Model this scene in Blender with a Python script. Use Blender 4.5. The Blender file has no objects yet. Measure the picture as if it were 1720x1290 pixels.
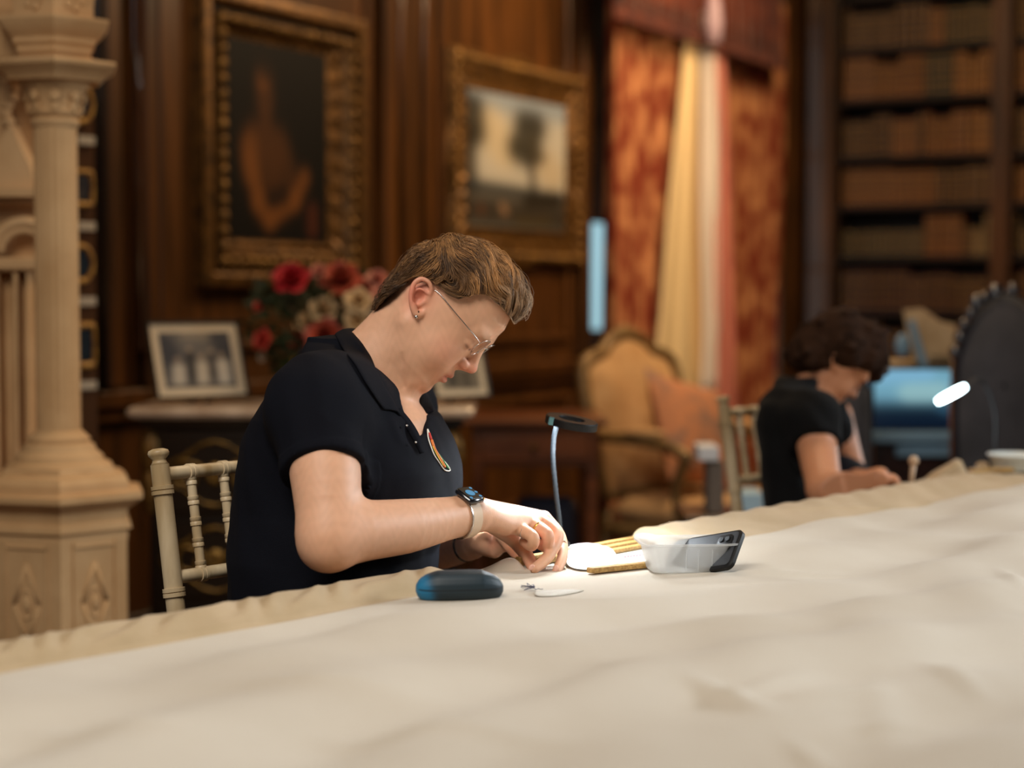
import bpy, bmesh, math, random
import numpy as np
from mathutils import Vector, Matrix, noise
random.seed(7); np.random.seed(7)
PI = math.pi
scene = bpy.context.scene
COL = scene.collection

# ------------------------------------------------------------------ camera, world, light, exposure
FPX = 3000.0                       # focal length in pixels of the 1720 px wide frame
CAMZ = 1.16
PITCH = math.atan(0.05)
cam_d = bpy.data.cameras.new('camera'); cam = bpy.data.objects.new('camera', cam_d); COL.objects.link(cam)
cam_d.sensor_width = 36.0; cam_d.lens = FPX / 1720 * 36.0
cam.location = (0, 0, CAMZ); cam.rotation_euler = (PI/2 - PITCH, 0, 0)
cam_d.dof.use_dof = True; cam_d.dof.focus_distance = 2.60; cam_d.dof.aperture_fstop = 2.0
cam_d.clip_start = 0.05; cam_d.clip_end = 60
scene.camera = cam
scene.view_settings.view_transform = 'Standard'; scene.view_settings.look = 'None'
scene.view_settings.gamma = 1.0; scene.view_settings.use_curve_mapping = False
scene.view_settings.exposure = 0.0

world = bpy.data.worlds.new('world'); scene.world = world; world.use_nodes = True
bg = world.node_tree.nodes['Background']; bg.inputs[0].default_value = (1.0, 0.80, 0.62, 1); bg.inputs[1].default_value = 0.022

def area(name, loc, target, size, power, color, size_y=None, spread=180):
    d = bpy.data.lights.new(name, 'AREA'); d.energy = power; d.color = color; d.size = size
    if size_y: d.shape = 'RECTANGLE'; d.size_y = size_y
    d.spread = math.radians(spread)
    o = bpy.data.objects.new(name, d); COL.objects.link(o); o.location = loc
    o.rotation_euler = (Vector(target) - Vector(loc)).to_track_quat('-Z', 'Y').to_euler()
    return o
# soft daylight falling from high windows onto the table, warm ceiling lamps over the room
area('daylight_high', (-.7, 0.7, 3.1), (0.0, 2.7, 0.8), 1.5, 29, (1.0, 0.93, 0.84), 1.5, 110)
area('table_daylight', (3.4, 3.4, 2.1), (0.6, 2.2, 0.75), 1.0, 30, (0.88, 0.95, 1.0), .8, 90)
area('streak_light', (-3.3, .4, 1.8), (-.6, 3.6, 1.2), .8, 7, (0.84, 0.92, 1.0), 2.4)  # unseen area light added to draw a tall streak on the glossy trim
area('ceiling_lamp_near', (0.4, 4.4, 3.4), (0.2, 4.6, 0.0), 1.0, 24, (1.0, 0.72, 0.44))
area('ceiling_lamp_far', (1.4, 6.5, 3.2), (.3, 7.8, 1.3), 1.0, 70, (1.0, 0.68, 0.38))

# ------------------------------------------------------------------ helpers
_cp, _sp = math.cos(PITCH), math.sin(PITCH)
def W(px, py, Y):
    """world point seen at a measured place of the photograph at the real distance Y"""
    u = (px - 860) / FPX; v = -(py - 645) / FPX
    d = Vector((u, _cp + v*_sp, -_sp + v*_cp)); d *= Y / d.y
    return Vector((d.x, d.y, d.z + CAMZ))

def tag(o, label=None, cat=None, group=None, kind=None):
    if label: o['label'] = label
    if cat: o['category'] = cat
    if group: o['group'] = group
    if kind: o['kind'] = kind
    return o
def thing(name, label, cat, loc=(0, 0, 0), rotz=0.0, group=None):
    o = bpy.data.objects.new(name, None); COL.objects.link(o)
    o.location = loc; o.rotation_euler = (0, 0, rotz); o.empty_display_size = 0.05
    return tag(o, label, cat, group)
def link_mesh(name, me, mat, parent=None, smooth=True):
    if mat is not None:
        me.materials.clear()
        for m in (mat if isinstance(mat, (list, tuple)) else [mat]): me.materials.append(m)
    if smooth and len(me.polygons): me.polygons.foreach_set('use_smooth', [True]*len(me.polygons))
    o = bpy.data.objects.new(name, me); COL.objects.link(o)
    if parent is not None: o.parent = parent
    return o
def from_data(name, vs, fs, mat, parent=None, smooth=True):
    me = bpy.data.meshes.new(name); me.from_pydata([tuple(v) for v in vs], [], [tuple(f) for f in fs]); me.update()
    return link_mesh(name, me, mat, parent, smooth)
def set_sharp(o, ang=40):
    me = o.data; bm = bmesh.new(); bm.from_mesh(me)
    for e in bm.edges:
        if len(e.link_faces) == 2 and e.calc_face_angle(0) > math.radians(ang): e.smooth = False
    bm.to_mesh(me); bm.free(); return o
class MB:
    """collects shapes and links them as one mesh object"""
    def __init__(s): s.v = []; s.f = []
    def add(s, vs, fs):
        n = len(s.v); s.v += [tuple(v) for v in vs]; s.f += [tuple(i+n for i in f) for f in fs]; return s
    def box(s, c, size, rz=0.0, M=None, bev=0.0):
        hx, hy, hz = [q/2 for q in size]; b = min(bev, hx*.9, hy*.9, hz*.9)
        pts = []
        if b <= 0:
            pts = [(x, y, z) for z in (-hz, hz) for (x, y) in ((-hx, -hy), (hx, -hy), (hx, hy), (-hx, hy))]
            fs = [(3, 2, 1, 0), (4, 5, 6, 7), (0, 1, 5, 4), (1, 2, 6, 5), (2, 3, 7, 6), (3, 0, 4, 7)]
        else:
            def ring(ix, iy, z):
                return [(-hx+ix, -hy, z), (hx-ix, -hy, z), (hx, -hy+iy, z), (hx, hy-iy, z), (hx-ix, hy, z), (-hx+ix, hy, z), (-hx, hy-iy, z), (-hx, -hy+iy, z)]
            def shrink(r, q): return [(x*(hx-q)/hx, y*(hy-q)/hy, z) for x, y, z in r]
            rings = [shrink(ring(b, b, -hz), b), ring(b, b, -hz+b), ring(b, b, hz-b), shrink(ring(b, b, hz), b)]
            for r in rings: pts += r
            fs = [tuple(range(7, -1, -1)), tuple(range(24, 32))]
            for k in range(3):
                for i in range(8): fs.append((k*8+i, k*8+(i+1) % 8, k*8+8+(i+1) % 8, k*8+8+i))
        R = M if M is not None else Matrix.Rotation(rz, 3, 'Z')
        c = Vector(c)
        return s.add([c + R @ Vector(p) for p in pts], fs)
    def tube(s, pts, r, n=8, cap=True, closed=False):
        pts = [Vector(p) for p in pts]; m = len(pts)
        rs = r if isinstance(r, (list, tuple)) else [r]*m
        up = None; vs = []; fs = []
        for i, p in enumerate(pts):
            if closed: t = pts[(i+1) % m] - pts[i-1]
            else: t = pts[min(i+1, m-1)] - pts[max(i-1, 0)]
            t.normalize()
            if up is None:
                up = Vector((0, 0, 1)) if abs(t.z) < .9 else Vector((1, 0, 0))
            a = up - t*up.dot(t)
            if a.length < 1e-6: a = t.orthogonal()
            a.normalize(); b = t.cross(a); up = a
            for k in range(n):
                q = 2*PI*k/n; vs.append(p + (a*math.cos(q) + b*math.sin(q))*rs[i])
        for i in range(m if closed else m-1):
            j = (i+1) % m
            for k in range(n):
                k2 = (k+1) % n; fs.append((i*n+k, i*n+k2, j*n+k2, j*n+k))
        if cap and not closed:
            fs.append(tuple(range(n-1, -1, -1))); fs.append(tuple((m-1)*n+k for k in range(n)))
        return s.add(vs, fs)
    def lathe(s, prof, c=(0, 0, 0), n=16, M=None, phase=0.0):
        c = Vector(c); vs = []; fs = []
        for r, z in prof:
            for k in range(n):
                q = 2*PI*k/n + phase; p = Vector((r*math.cos(q), r*math.sin(q), z))
                vs.append(c + (M @ p if M is not None else p))
        m = len(prof)
        for i in range(m-1):
            for k in range(n):
                k2 = (k+1) % n; fs.append((i*n+k, i*n+k2, (i+1)*n+k2, (i+1)*n+k))
        fs.append(tuple(range(n-1, -1, -1))); fs.append(tuple((m-1)*n+k for k in range(n)))
        return s.add(vs, fs)
    def blob(s, c, r, M=None, nu=10, nv=6):
        c = Vector(c); r = r if isinstance(r, (tuple, list)) else (r, r, r); vs = []; fs = []
        for j in range(1, nv):
            th = PI*j/nv
            for i in range(nu):
                ph = 2*PI*i/nu
                p = Vector((r[0]*math.sin(th)*math.cos(ph), r[1]*math.sin(th)*math.sin(ph), r[2]*math.cos(th)))
                vs.append(c + (M @ p if M is not None else p))
        top = Vector((0, 0, r[2])); bot = Vector((0, 0, -r[2]))
        vs.append(c + (M @ top if M is not None else top)); vs.append(c + (M @ bot if M is not None else bot))
        T = len(vs)-2; B = T+1
        for j in range(nv-2):
            for i in range(nu):
                i2 = (i+1) % nu; fs.append((j*nu+i, (j+1)*nu+i, (j+1)*nu+i2, j*nu+i2))
        for i in range(nu):
            i2 = (i+1) % nu; fs.append((T, i, i2)); fs.append((B, (nv-2)*nu+i2, (nv-2)*nu+i))
        return s.add(vs, fs)
    def build(s, name, mat, parent=None, smooth=False, sharp=None):
        o = from_data(name, s.v, s.f, mat, parent, smooth or sharp is not None)
        if sharp is not None: set_sharp(o, sharp)
        return o
def catmull(pts, n=6, closed=False):
    P = [Vector(p) for p in pts]; m = len(P); out = []
    rng = range(m) if closed else range(m-1)
    for i in rng:
        if closed: a, b, c, d = P[i-1], P[i], P[(i+1) % m], P[(i+2) % m]
        else: a, b, c, d = P[max(i-1, 0)], P[i], P[i+1], P[min(i+2, m-1)]
        for k in range(n):
            t = k/n
            out.append(.5*((2*b) + (c-a)*t + (2*a-5*b+4*c-d)*t*t + (3*b-a-3*c+d)*t**3))
    if not closed: out.append(P[-1])
    return out
def copy_tree(o, parent=None):
    c = o.copy(); COL.objects.link(c)
    if parent is not None: c.parent = parent
    for ch in [x for x in o.children]: copy_tree(ch, c)
    return c

# ------------------------------------------------------------------ materials
def rgb(r, g, b):
    f = lambda c: (c/255/12.92) if c/255 <= .04045 else ((c/255+.055)/1.055)**2.4
    return (f(r), f(g), f(b), 1)
def mat(name, c, rough=.5, metal=0.0, c2=None, scale=20.0, bump=0.0, bscale=None, stretch=None, spec=.5, sss=0.0,
        emit=None, estr=0.0, alpha=1.0, trans=0.0, sheen=0.0, coat=0.0, wave=None, detail=4.0, ramp=(.35, .65)):
    m = bpy.data.materials.new(name); m.use_nodes = True; nt = m.node_tree; N = nt.nodes; L = nt.links
    p = N['Principled BSDF']
    p.inputs['Base Color'].default_value = c; p.inputs['Roughness'].default_value = rough
    p.inputs['Metallic'].default_value = metal; p.inputs['Specular IOR Level'].default_value = spec
    p.inputs['Subsurface Weight'].default_value = sss; p.inputs['Alpha'].default_value = alpha
    if sss: p.inputs['Subsurface Radius'].default_value = (1.0, .35, .2); p.inputs['Subsurface Scale'].default_value = .006
    p.inputs['Transmission Weight'].default_value = trans; p.inputs['Sheen Weight'].default_value = sheen
    p.inputs['Coat Weight'].default_value = coat
    if emit: p.inputs['Emission Color'].default_value = emit; p.inputs['Emission Strength'].default_value = estr
    if c2 or bump:
        tc = N.new('ShaderNodeTexCoord'); mp = N.new('ShaderNodeMapping')
        L.new(tc.outputs['Object'], mp.inputs[0])
        if stretch: mp.inputs['Scale'].default_value = stretch
    if c2:
        if wave:
            nz = N.new('ShaderNodeTexWave'); nz.inputs['Scale'].default_value = scale; nz.inputs['Distortion'].default_value = wave
            nz.inputs['Detail'].default_value = 3; out = nz.outputs['Color']
        else:
            nz = N.new('ShaderNodeTexNoise'); nz.inputs['Scale'].default_value = scale; nz.inputs['Detail'].default_value = detail; out = nz.outputs['Fac']
        L.new(mp.outputs[0], nz.inputs['Vector'])
        cr = N.new('ShaderNodeValToRGB'); cr.color_ramp.elements[0].color = c; cr.color_ramp.elements[1].color = c2
        cr.color_ramp.elements[0].position = ramp[0]; cr.color_ramp.elements[1].position = ramp[1]
        L.new(out, cr.inputs[0]); L.new(cr.outputs[0], p.inputs['Base Color'])
    if bump:
        nb = N.new('ShaderNodeTexNoise'); nb.inputs['Scale'].default_value = bscale or scale; nb.inputs['Detail'].default_value = 3
        L.new(mp.outputs[0], nb.inputs['Vector'])
        bp = N.new('ShaderNodeBump'); bp.inputs['Strength'].default_value = bump; bp.inputs['Distance'].default_value = .004
        L.new(nb.outputs['Fac'], bp.inputs['Height']); L.new(bp.outputs[0], p.inputs['Normal'])
    return m
def attr_mat(name, rough=.6, sss=0.0, spec=.5, bump=0.0, bscale=300, metal=0.0, coat=0.0):
    m = mat(name, (1, 1, 1, 1), rough, metal, bump=bump, bscale=bscale, sss=sss, spec=spec, coat=coat)
    nt = m.node_tree; a = nt.nodes.new('ShaderNodeAttribute'); a.attribute_name = 'Col'
    nt.links.new(a.outputs['Color'], nt.nodes['Principled BSDF'].inputs['Base Color']); return m
def set_cols(me, cols):
    at = me.color_attributes.new('Col', 'FLOAT_COLOR', 'POINT')
    c = np.ones((len(me.vertices), 4), np.float32); c[:, :3] = cols
    at.data.foreach_set('color', c.ravel())
# ------------------------------------------------------------------ implicit surfaces (for bodies and cloth)
class Field:
    def __init__(s, lo, hi, h):
        s.lo = np.array(lo, np.float32); s.h = h
        s.n = tuple(int(math.ceil((b-a)/h))+1 for a, b in zip(lo, hi))
        s.d = np.full(s.n, .03, np.float32)
        s.ax = [s.lo[i] + h*np.arange(s.n[i], dtype=np.float32) for i in range(3)]
    def sub(s, lo, hi, m):
        sl = []
        for i in range(3):
            a = int(max(0, math.floor((lo[i]-m-s.lo[i])/s.h))); b = int(min(s.n[i], math.ceil((hi[i]+m-s.lo[i])/s.h)+1))
            if b <= a: return None, None
            sl.append(slice(a, b))
        X, Y, Z = np.meshgrid(s.ax[0][sl[0]], s.ax[1][sl[1]], s.ax[2][sl[2]], indexing='ij', sparse=True)
        return tuple(sl), (X, Y, Z)
    def put(s, sl, f, k, cut=False):
        if sl is None: return
        a = s.d[sl]
        if cut:
            f = -f; hh = np.maximum(k-np.abs(a-f), 0)/k if k > 0 else 0
            s.d[sl] = np.maximum(a, f) + (hh*hh*k*.25 if k > 0 else 0)
        else:
            hh = np.maximum(k-np.abs(a-f), 0)/k if k > 0 else 0
            s.d[sl] = np.minimum(a, f) - (hh*hh*k*.25 if k > 0 else 0)
    def cap(s, a, b, ra, rb=None, k=.01, cut=False, off=0.0):
        rb = ra if rb is None else rb; ra += off; rb += off
        a = np.array(a, np.float32); b = np.array(b, np.float32); r = max(ra, rb)
        sl, g = s.sub(np.minimum(a, b)-r, np.maximum(a, b)+r, k+2*s.h+.004)
        if sl is None: return
        ab = b-a; L2 = float(ab@ab)+1e-12
        t = ((g[0]-a[0])*ab[0]+(g[1]-a[1])*ab[1]+(g[2]-a[2])*ab[2])/L2; t = np.clip(t, 0, 1)
        f = np.sqrt((g[0]-a[0]-ab[0]*t)**2+(g[1]-a[1]-ab[1]*t)**2+(g[2]-a[2]-ab[2]*t)**2)-(ra+(rb-ra)*t)
        s.put(sl, f, k, cut)
    def chain(s, pts, rs, k=.008, off=0.0, k0=None, sub=5):
        k = k0 if k0 is not None else k
        P = np.array([tuple(p) for p in catmull(pts, sub)], np.float32)
        R = np.interp(np.linspace(0, len(pts)-1, len(P)), range(len(pts)), rs).astype(np.float32)+off
        r = float(R.max()); sl, g = s.sub(P.min(0)-r, P.max(0)+r, k+2*s.h+.004)
        if sl is None: return
        f = None
        for i in range(len(P)-1):
            a, b = P[i], P[i+1]; ab = b-a; L2 = float(ab@ab)+1e-12
            t = np.clip(((g[0]-a[0])*ab[0]+(g[1]-a[1])*ab[1]+(g[2]-a[2])*ab[2])/L2, 0, 1)
            q = np.sqrt((g[0]-a[0]-ab[0]*t)**2+(g[1]-a[1]-ab[1]*t)**2+(g[2]-a[2]-ab[2]*t)**2)-(R[i]+(R[i+1]-R[i])*t)
            f = q if f is None else np.minimum(f, q)
        s.put(sl, f, k)
    def plane_cut(s, c, n, R, k=.0):
        c = np.array(c, np.float32); n = np.array(n, np.float32); sl, g = s.sub(c-R, c+R, 0)
        f = -((g[0]-c[0])*n[0]+(g[1]-c[1])*n[1]+(g[2]-c[2])*n[2])          # inside the cut on the +n side
        q = np.sqrt((g[0]-c[0])**2+(g[1]-c[1])**2+(g[2]-c[2])**2)-R
        s.put(sl, np.maximum(f, q), k, True)
    def ell(s, c, r, M=None, k=.01, cut=False, off=0.0):
        r = np.array(r, np.float32)+off; c = np.array(c, np.float32); R = float(r.max())
        sl, g = s.sub(c-R, c+R, k+2*s.h+.004)
        if sl is None: return
        X, Y, Z = g[0]-c[0], g[1]-c[1], g[2]-c[2]
        if M is not None:
            X, Y, Z = [X*M[0][i]+Y*M[1][i]+Z*M[2][i] for i in range(3)]      # columns of M are the local axes
        k0 = np.sqrt((X/r[0])**2+(Y/r[1])**2+(Z/r[2])**2); k1 = np.sqrt((X/r[0]**2)**2+(Y/r[1]**2)**2+(Z/r[2]**2)**2)+1e-6
        s.put(sl, k0*(k0-1)/k1, k, cut)
    def stack(s, O, M, hs, F, B, Wd, k=.01, ex=2.3, off=0.0):
        """solid whose cross-section at height h spans B..F along the first axis and +-Wd along the second"""
        O = np.array(O, np.float32); hs = np.array(hs); F = np.array(F)+off; B = np.array(B)-off; Wd = np.array(Wd)+off
        cs = [O+M[:, 0]*a+M[:, 1]*w+M[:, 2]*h for h in (hs[0]-off, hs[-1]+off) for a in (B.min(), F.max()) for w in (-Wd.max(), Wd.max())]
        cs = np.array(cs); sl, g = s.sub(cs.min(0), cs.max(0), k+2*s.h+.004)
        if sl is None: return
        X, Y, Z = g[0]-O[0], g[1]-O[1], g[2]-O[2]
        a, w, b = [X*M[0, i]+Y*M[1, i]+Z*M[2, i] for i in range(3)]
        f = np.interp(b, hs, F); bb = np.interp(b, hs, B); ww = np.interp(b, hs, Wd)
        c = (f+bb)/2; D = np.maximum((f-bb)/2, .004)
        q = (np.abs((a-c)/D)**ex+np.abs(w/np.maximum(ww, .004))**ex)**(1/ex)
        d = (q-1)*np.minimum(D, ww)
        d = np.maximum(d, np.maximum(b-hs[-1]-off, hs[0]-off-b))
        s.put(sl, d.astype(np.float32), k)
    def mesh(s):
        d = s.d; n = s.n; inn = d < 0
        # a border of outside
        inn[0] = inn[-1] = False; inn[:, 0] = inn[:, -1] = False; inn[:, :, 0] = inn[:, :, -1] = False
        c = np.zeros((n[0]-1, n[1]-1, n[2]-1), np.uint8)
        for i in (0, 1):
            for j in (0, 1):
                for l in (0, 1): c += inn[i:n[0]-1+i, j:n[1]-1+j, l:n[2]-1+l]
        cell = np.argwhere((c > 0) & (c < 8)); del c
        ids = np.full((n[0]-1, n[1]-1, n[2]-1), -1, np.int32); ids[cell[:, 0], cell[:, 1], cell[:, 2]] = np.arange(len(cell))
        acc = np.zeros((len(cell), 3), np.float32); cnt = np.zeros(len(cell), np.float32)
        corners = [(i, j, l) for i in (0, 1) for j in (0, 1) for l in (0, 1)]
        for A in corners:
            for ax in range(3):
                if A[ax]: continue
                B = list(A); B[ax] = 1
                pa = cell+np.array(A); pb = cell+np.array(B)
                ia = inn[pa[:, 0], pa[:, 1], pa[:, 2]]; ib = inn[pb[:, 0], pb[:, 1], pb[:, 2]]
                da = d[pa[:, 0], pa[:, 1], pa[:, 2]]; db = d[pb[:, 0], pb[:, 1], pb[:, 2]]
                mk = ia != ib; df = da-db; df[np.abs(df) < 1e-9] = 1e-9
                t = np.clip(da/df, 0, 1)[:, None]; p = pa+(pb-pa)*t
                acc[mk] += p[mk]; cnt[mk] += 1
        vs = s.lo+(acc/np.maximum(cnt, 1)[:, None])*s.h
        fs = []
        for ax in range(3):
            o = [(1, 2), (2, 0), (0, 1)][ax]
            sa = [slice(None)]*3; sb = [slice(None)]*3; sa[ax] = slice(0, -1); sb[ax] = slice(1, None)
            E = np.argwhere(inn[tuple(sa)] != inn[tuple(sb)])
            if not len(E): continue
            s0 = inn[E[:, 0], E[:, 1], E[:, 2]]
            e1 = np.zeros(3, int); e2 = np.zeros(3, int); e1[o[0]] = 1; e2[o[1]] = 1
            q = [ids[tuple((E-a).T)] for a in (e1+e2, e2, e1*0, e1)]
            Q = np.stack(q, 1); Q[~s0] = Q[~s0][:, ::-1]
            fs.append(Q)
        fs = np.concatenate(fs); fs = fs[(fs >= 0).all(1)]
        return vs, fs
def np_mesh(name, vs, fs):
    me = bpy.data.meshes.new(name); me.vertices.add(len(vs)); me.vertices.foreach_set('co', np.ascontiguousarray(vs, np.float32).ravel())
    k = fs.shape[1]; me.loops.add(fs.size); me.loops.foreach_set('vertex_index', np.ascontiguousarray(fs, np.int32).ravel())
    me.polygons.add(len(fs)); me.polygons.foreach_set('loop_start', np.arange(0, fs.size, k, dtype=np.int32))
    try: me.polygons.foreach_set('loop_total', np.full(len(fs), k, np.int32))
    except Exception: pass
    me.update(calc_edges=True); me.validate(); return me
def relax(vs, fs, n=2, w=.5, mask=None):
    for _ in range(n):
        acc = np.zeros_like(vs); c = np.zeros(len(vs), np.float32)
        for i in range(4):
            a = fs[:, i]; b = fs[:, (i+1) % 4]
            for d in range(3):
                acc[:, d] += np.bincount(a, vs[b, d], len(vs)).astype(np.float32)+np.bincount(b, vs[a, d], len(vs)).astype(np.float32)
            c += np.bincount(a, minlength=len(vs))+np.bincount(b, minlength=len(vs))
        m = acc/np.maximum(c, 1)[:, None]; ww = w if mask is None else w*mask[:, None]
        vs = vs*(1-ww)+m*ww
    return vs.astype(np.float32)
def normals_of(vs, fs):
    n = np.cross(vs[fs[:, 2]]-vs[fs[:, 0]], vs[fs[:, 3]]-vs[fs[:, 1]])
    N = np.zeros_like(vs)
    for i in range(4):
        for d in range(3): N[:, d] += np.bincount(fs[:, i], n[:, d], len(vs))
    return N/np.maximum(np.linalg.norm(N, axis=1), 1e-9)[:, None]
def seg_dist(P, pts):
    """distance of points P to a polyline and the parameter (0..1) along it"""
    pts = np.array([tuple(p) for p in pts], np.float32); best = np.full(len(P), 9., np.float32); par = np.zeros(len(P), np.float32)
    m = len(pts)-1
    for i in range(m):
        a, b = pts[i], pts[i+1]; ab = b-a; t = np.clip(((P-a)@ab)/(ab@ab+1e-12), 0, 1)
        q = np.linalg.norm(P-a-t[:, None]*ab, axis=1); mk = q < best; best[mk] = q[mk]; par[mk] = (i+t[mk])/m
    return best, par
# ------------------------------------------------------------------ the panelled library
WA = Vector((-.979, 5.5, 0)); WD = Vector((.480, .877, 0)).normalized(); WN = Vector((.877, -.480, 0)).normalized()
def A(q, n=0.0, z=0.0): return WA + WD*q + WN*n + Vector((0, 0, z))
QC = 5.18
WC = A(QC); BE = Vector((.877, -.480, 0)).normalized(); BN = Vector((-.480, -.877, 0)).normalized()
def B(b, n=0.0, z=0.0): return WC + BE*b + BN*n + Vector((0, 0, z))
RA = math.atan2(WD.y, WD.x); RB = math.atan2(BE.y, BE.x)
M_mah = mat('mahogany', rgb(52, 32, 13), .34, c2=rgb(104, 64, 27), scale=5.0, stretch=(3, 3, .35), coat=.35, bump=.05, ramp=(.3, .75))
M_mahd = mat('dark_mahogany', rgb(28, 17, 8), .38, c2=rgb(52, 33, 16), scale=6.0, stretch=(3, 3, .3), coat=.3)
M_floor = mat('floor_oak', rgb(86, 52, 28), .4, c2=rgb(60, 34, 18), scale=9, stretch=(1, 8, 1))
M_ceil = mat('ceiling_plaster', rgb(150, 128, 96), .9)
M_gilt = mat('old_gilt', rgb(124, 86, 38), .45, .5, c2=rgb(56, 38, 17), scale=40, bump=.5, bscale=60, ramp=(.35, .7))
M_gilt2 = mat('bright_gilt', rgb(150, 110, 50), .42, .5, c2=rgb(84, 58, 26), scale=50, bump=.4, bscale=80)
def wbox(name, fn, a0, a1, n0, n1, z0, z1, mt, rz, parent=None, bev=.004, kind='structure'):
    m = MB(); c = fn((a0+a1)/2, (n0+n1)/2, (z0+z1)/2)
    m.box(c, (abs(a1-a0), abs(n1-n0), abs(z1-z0)), rz=rz, bev=bev); o = m.build(name, mt, parent)
    if parent is None and kind: o['kind'] = kind
    return o
m = MB(); m.box((1.6, 4.5, -.05), (11.0, 14.5, .1)); o = m.build('floor', M_floor); o['kind'] = 'structure'
m = MB(); m.box((1.6, 4.5, 3.65), (11.0, 14.5, .1)); o = m.build('ceiling', M_ceil); o['kind'] = 'structure'
# painting wall in pieces around the window opening
wl = wbox('wall_left', A, -3.2, 2.74, -.15, 0, 0, 3.6, M_mah, RA, bev=0)
wbox('wall_left_pier', A, 4.98, QC+.15, -.15, 0, 0, 3.6, M_mah, RA, wl, bev=0)
wbox('wall_left_lintel', A, 2.74, 4.98, -.15, 0, 2.75, 3.6, M_mah, RA, wl, bev=0)
wbox('wall_left_apron', A, 2.74, 4.98, -.15, 0, 0, .60, M_mah, RA, wl, bev=0)
wb = wbox('wall_back', B, -.15, 6.5, -.45, -.33, 0, 3.6, M_mahd, RB, bev=0)
# trims on the painting wall: pilasters, rails, panel mouldings
tn = [0]
def trim(fn, rz, a0, a1, n0, n1, z0, z1, mt=M_mah, bev=.008):
    tn[0] += 1; return wbox('trim_%d' % tn[0], fn, a0, a1, n0, n1, z0, z1, mt, rz, bev=bev)
def wq(px, n=0.0): u = (px-860)/FPX; return (.979-.8772*n+u*(5.5-.4802*n))/(.4802-.8772*u)
wbox('baseboard_left', A, -3.2, 2.74, 0, .03, 0, .22, M_mahd, RA)
trim(A, RA, -3.2, 2.74, 0, .045, .83, .885); trim(A, RA, -3.2, 2.74, 0, .028, .79, .83)
trim(A, RA, -3.2, QC, 0, .10, 3.25, 3.6)
for a0, a1 in ((-.44, -.37), (-.27, -.215), (-.70, -.52), (1.02, 1.10), (1.13, 1.26), (1.29, 1.36), (2.60, 2.68)):
    trim(A, RA, a0, a1, 0, .05, .89, 3.25)
def tube_trim(fn, a, n, z0, z1, r, mt):
    tn[0] += 1; m = MB(); m.tube([fn(a, n, z0), fn(a, n, z1)], r, 12); o = m.build('trim_%d' % tn[0], mt, None, True); o['kind'] = 'structure'; return o
M_gloss = mat('polished_mahogany', rgb(84, 50, 28), .12, c2=rgb(60, 34, 18), scale=5, stretch=(3, 3, .4), spec=.8, coat=1.0)
tube_trim(A, -.325, .060, 1.0, 3.2, .022, M_gloss); tube_trim(A, -.47, .045, .9, 3.2, .022, M_mahd)
for a in (1.115, 1.275): tube_trim(A, a, .05, .9, 3.2, .012, M_mah)
def panel(a0, a1, z0, z1, w=.035):
    for q in ((a0, a1, z0, z0+w), (a0, a1, z1-w, z1), (a0, a0+w, z0+w, z1-w), (a1-w, a1, z0+w, z1-w)): trim(A, RA, q[0], q[1], 0, .022, q[2], q[3], bev=.009)
panel(-.18, .98, .98, 3.1); panel(1.44, 2.54, .96, 3.1); panel(-.12, .95, .28, .74); panel(1.44, 2.54, .28, .74)
# window: recessed, with jambs, panes and daylight behind
M_day = mat('daylight_pane', rgb(170, 205, 225), .3, emit=(.46, .80, .92, 1), estr=.75)
win = wbox('window_1', A, 2.74, 4.98, -.145, -.125, .60, 2.75, M_day, RA, bev=0)
wbox('shutter_mask', A, 2.74, 3.30, -.12, -.10, 1.49, 2.75, M_mahd, RA, win); wbox('shutter_mask', A, 2.74, 3.30, -.12, -.10, .60, 1.00, M_mahd, RA, win)  # boards added to mask the glowing pane down to a short slit
for k in range(1, 5): wbox('glazing_bar', A, 2.92+.5*k, 2.96+.5*k, -.125, -.10, .60, 2.75, M_mahd, RA, win)
for k in range(4): wbox('glazing_bar', A, 3.35, 4.96, -.125, -.10, .62+.68*k, .655+.68*k, M_mahd, RA, win)
wbox('window_sill', A, 2.88, 5.0, -.12, .10, .56, .60, M_mah, RA, win)
trim(A, RA, 4.95, 5.06, -.02, .09, 0, 3.2, M_mah)
trim(A, RA, 2.70, 5.06, 0, .09, 2.75, 3.0, M_mahd)
# bookcase on the end wall
bc = thing('bookcase', 'tall built-in mahogany bookcase filling the end wall', 'bookcase', B(0))
def bbox_(name, a0, a1, n0, n1, z0, z1, mt=M_mah, bev=.005):
    m = MB(); m.box(B((a0+a1)/2, (n0+n1)/2, (z0+z1)/2)-Vector(bc.location), (a1-a0, n1-n0, z1-z0), rz=RB, bev=bev); return m.build(name, mt, bc)
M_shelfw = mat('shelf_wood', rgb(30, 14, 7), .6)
for a0, a1 in ((.02, .10), (.16, .30)): bbox_('pilaster', a0, a1, -.30, .03, 0, 3.2)
bbox_('pilaster', 1.17, 1.275, -.30, .03, 0, 3.2); bbox_('pilaster', 2.22, 2.33, -.30, .03, 0, 3.2)
bbox_('pilaster_fillet', 1.205, 1.24, .03, .045, 0, 3.2)
bbox_('corner_panel', -.12, .02, -.30, -.02, 0, 3.2, M_mahd)
bbox_('frame_edge', .30, .325, -.30, .0, 0, 3.2, M_mahd)
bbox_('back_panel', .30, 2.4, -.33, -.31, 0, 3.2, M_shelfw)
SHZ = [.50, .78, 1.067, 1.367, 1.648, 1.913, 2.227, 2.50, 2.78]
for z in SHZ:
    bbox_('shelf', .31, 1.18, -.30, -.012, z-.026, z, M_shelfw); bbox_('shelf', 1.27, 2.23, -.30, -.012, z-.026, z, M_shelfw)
bbox_('cornice', -.1, 2.4, -.30, .10, 3.05, 3.25)
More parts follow.
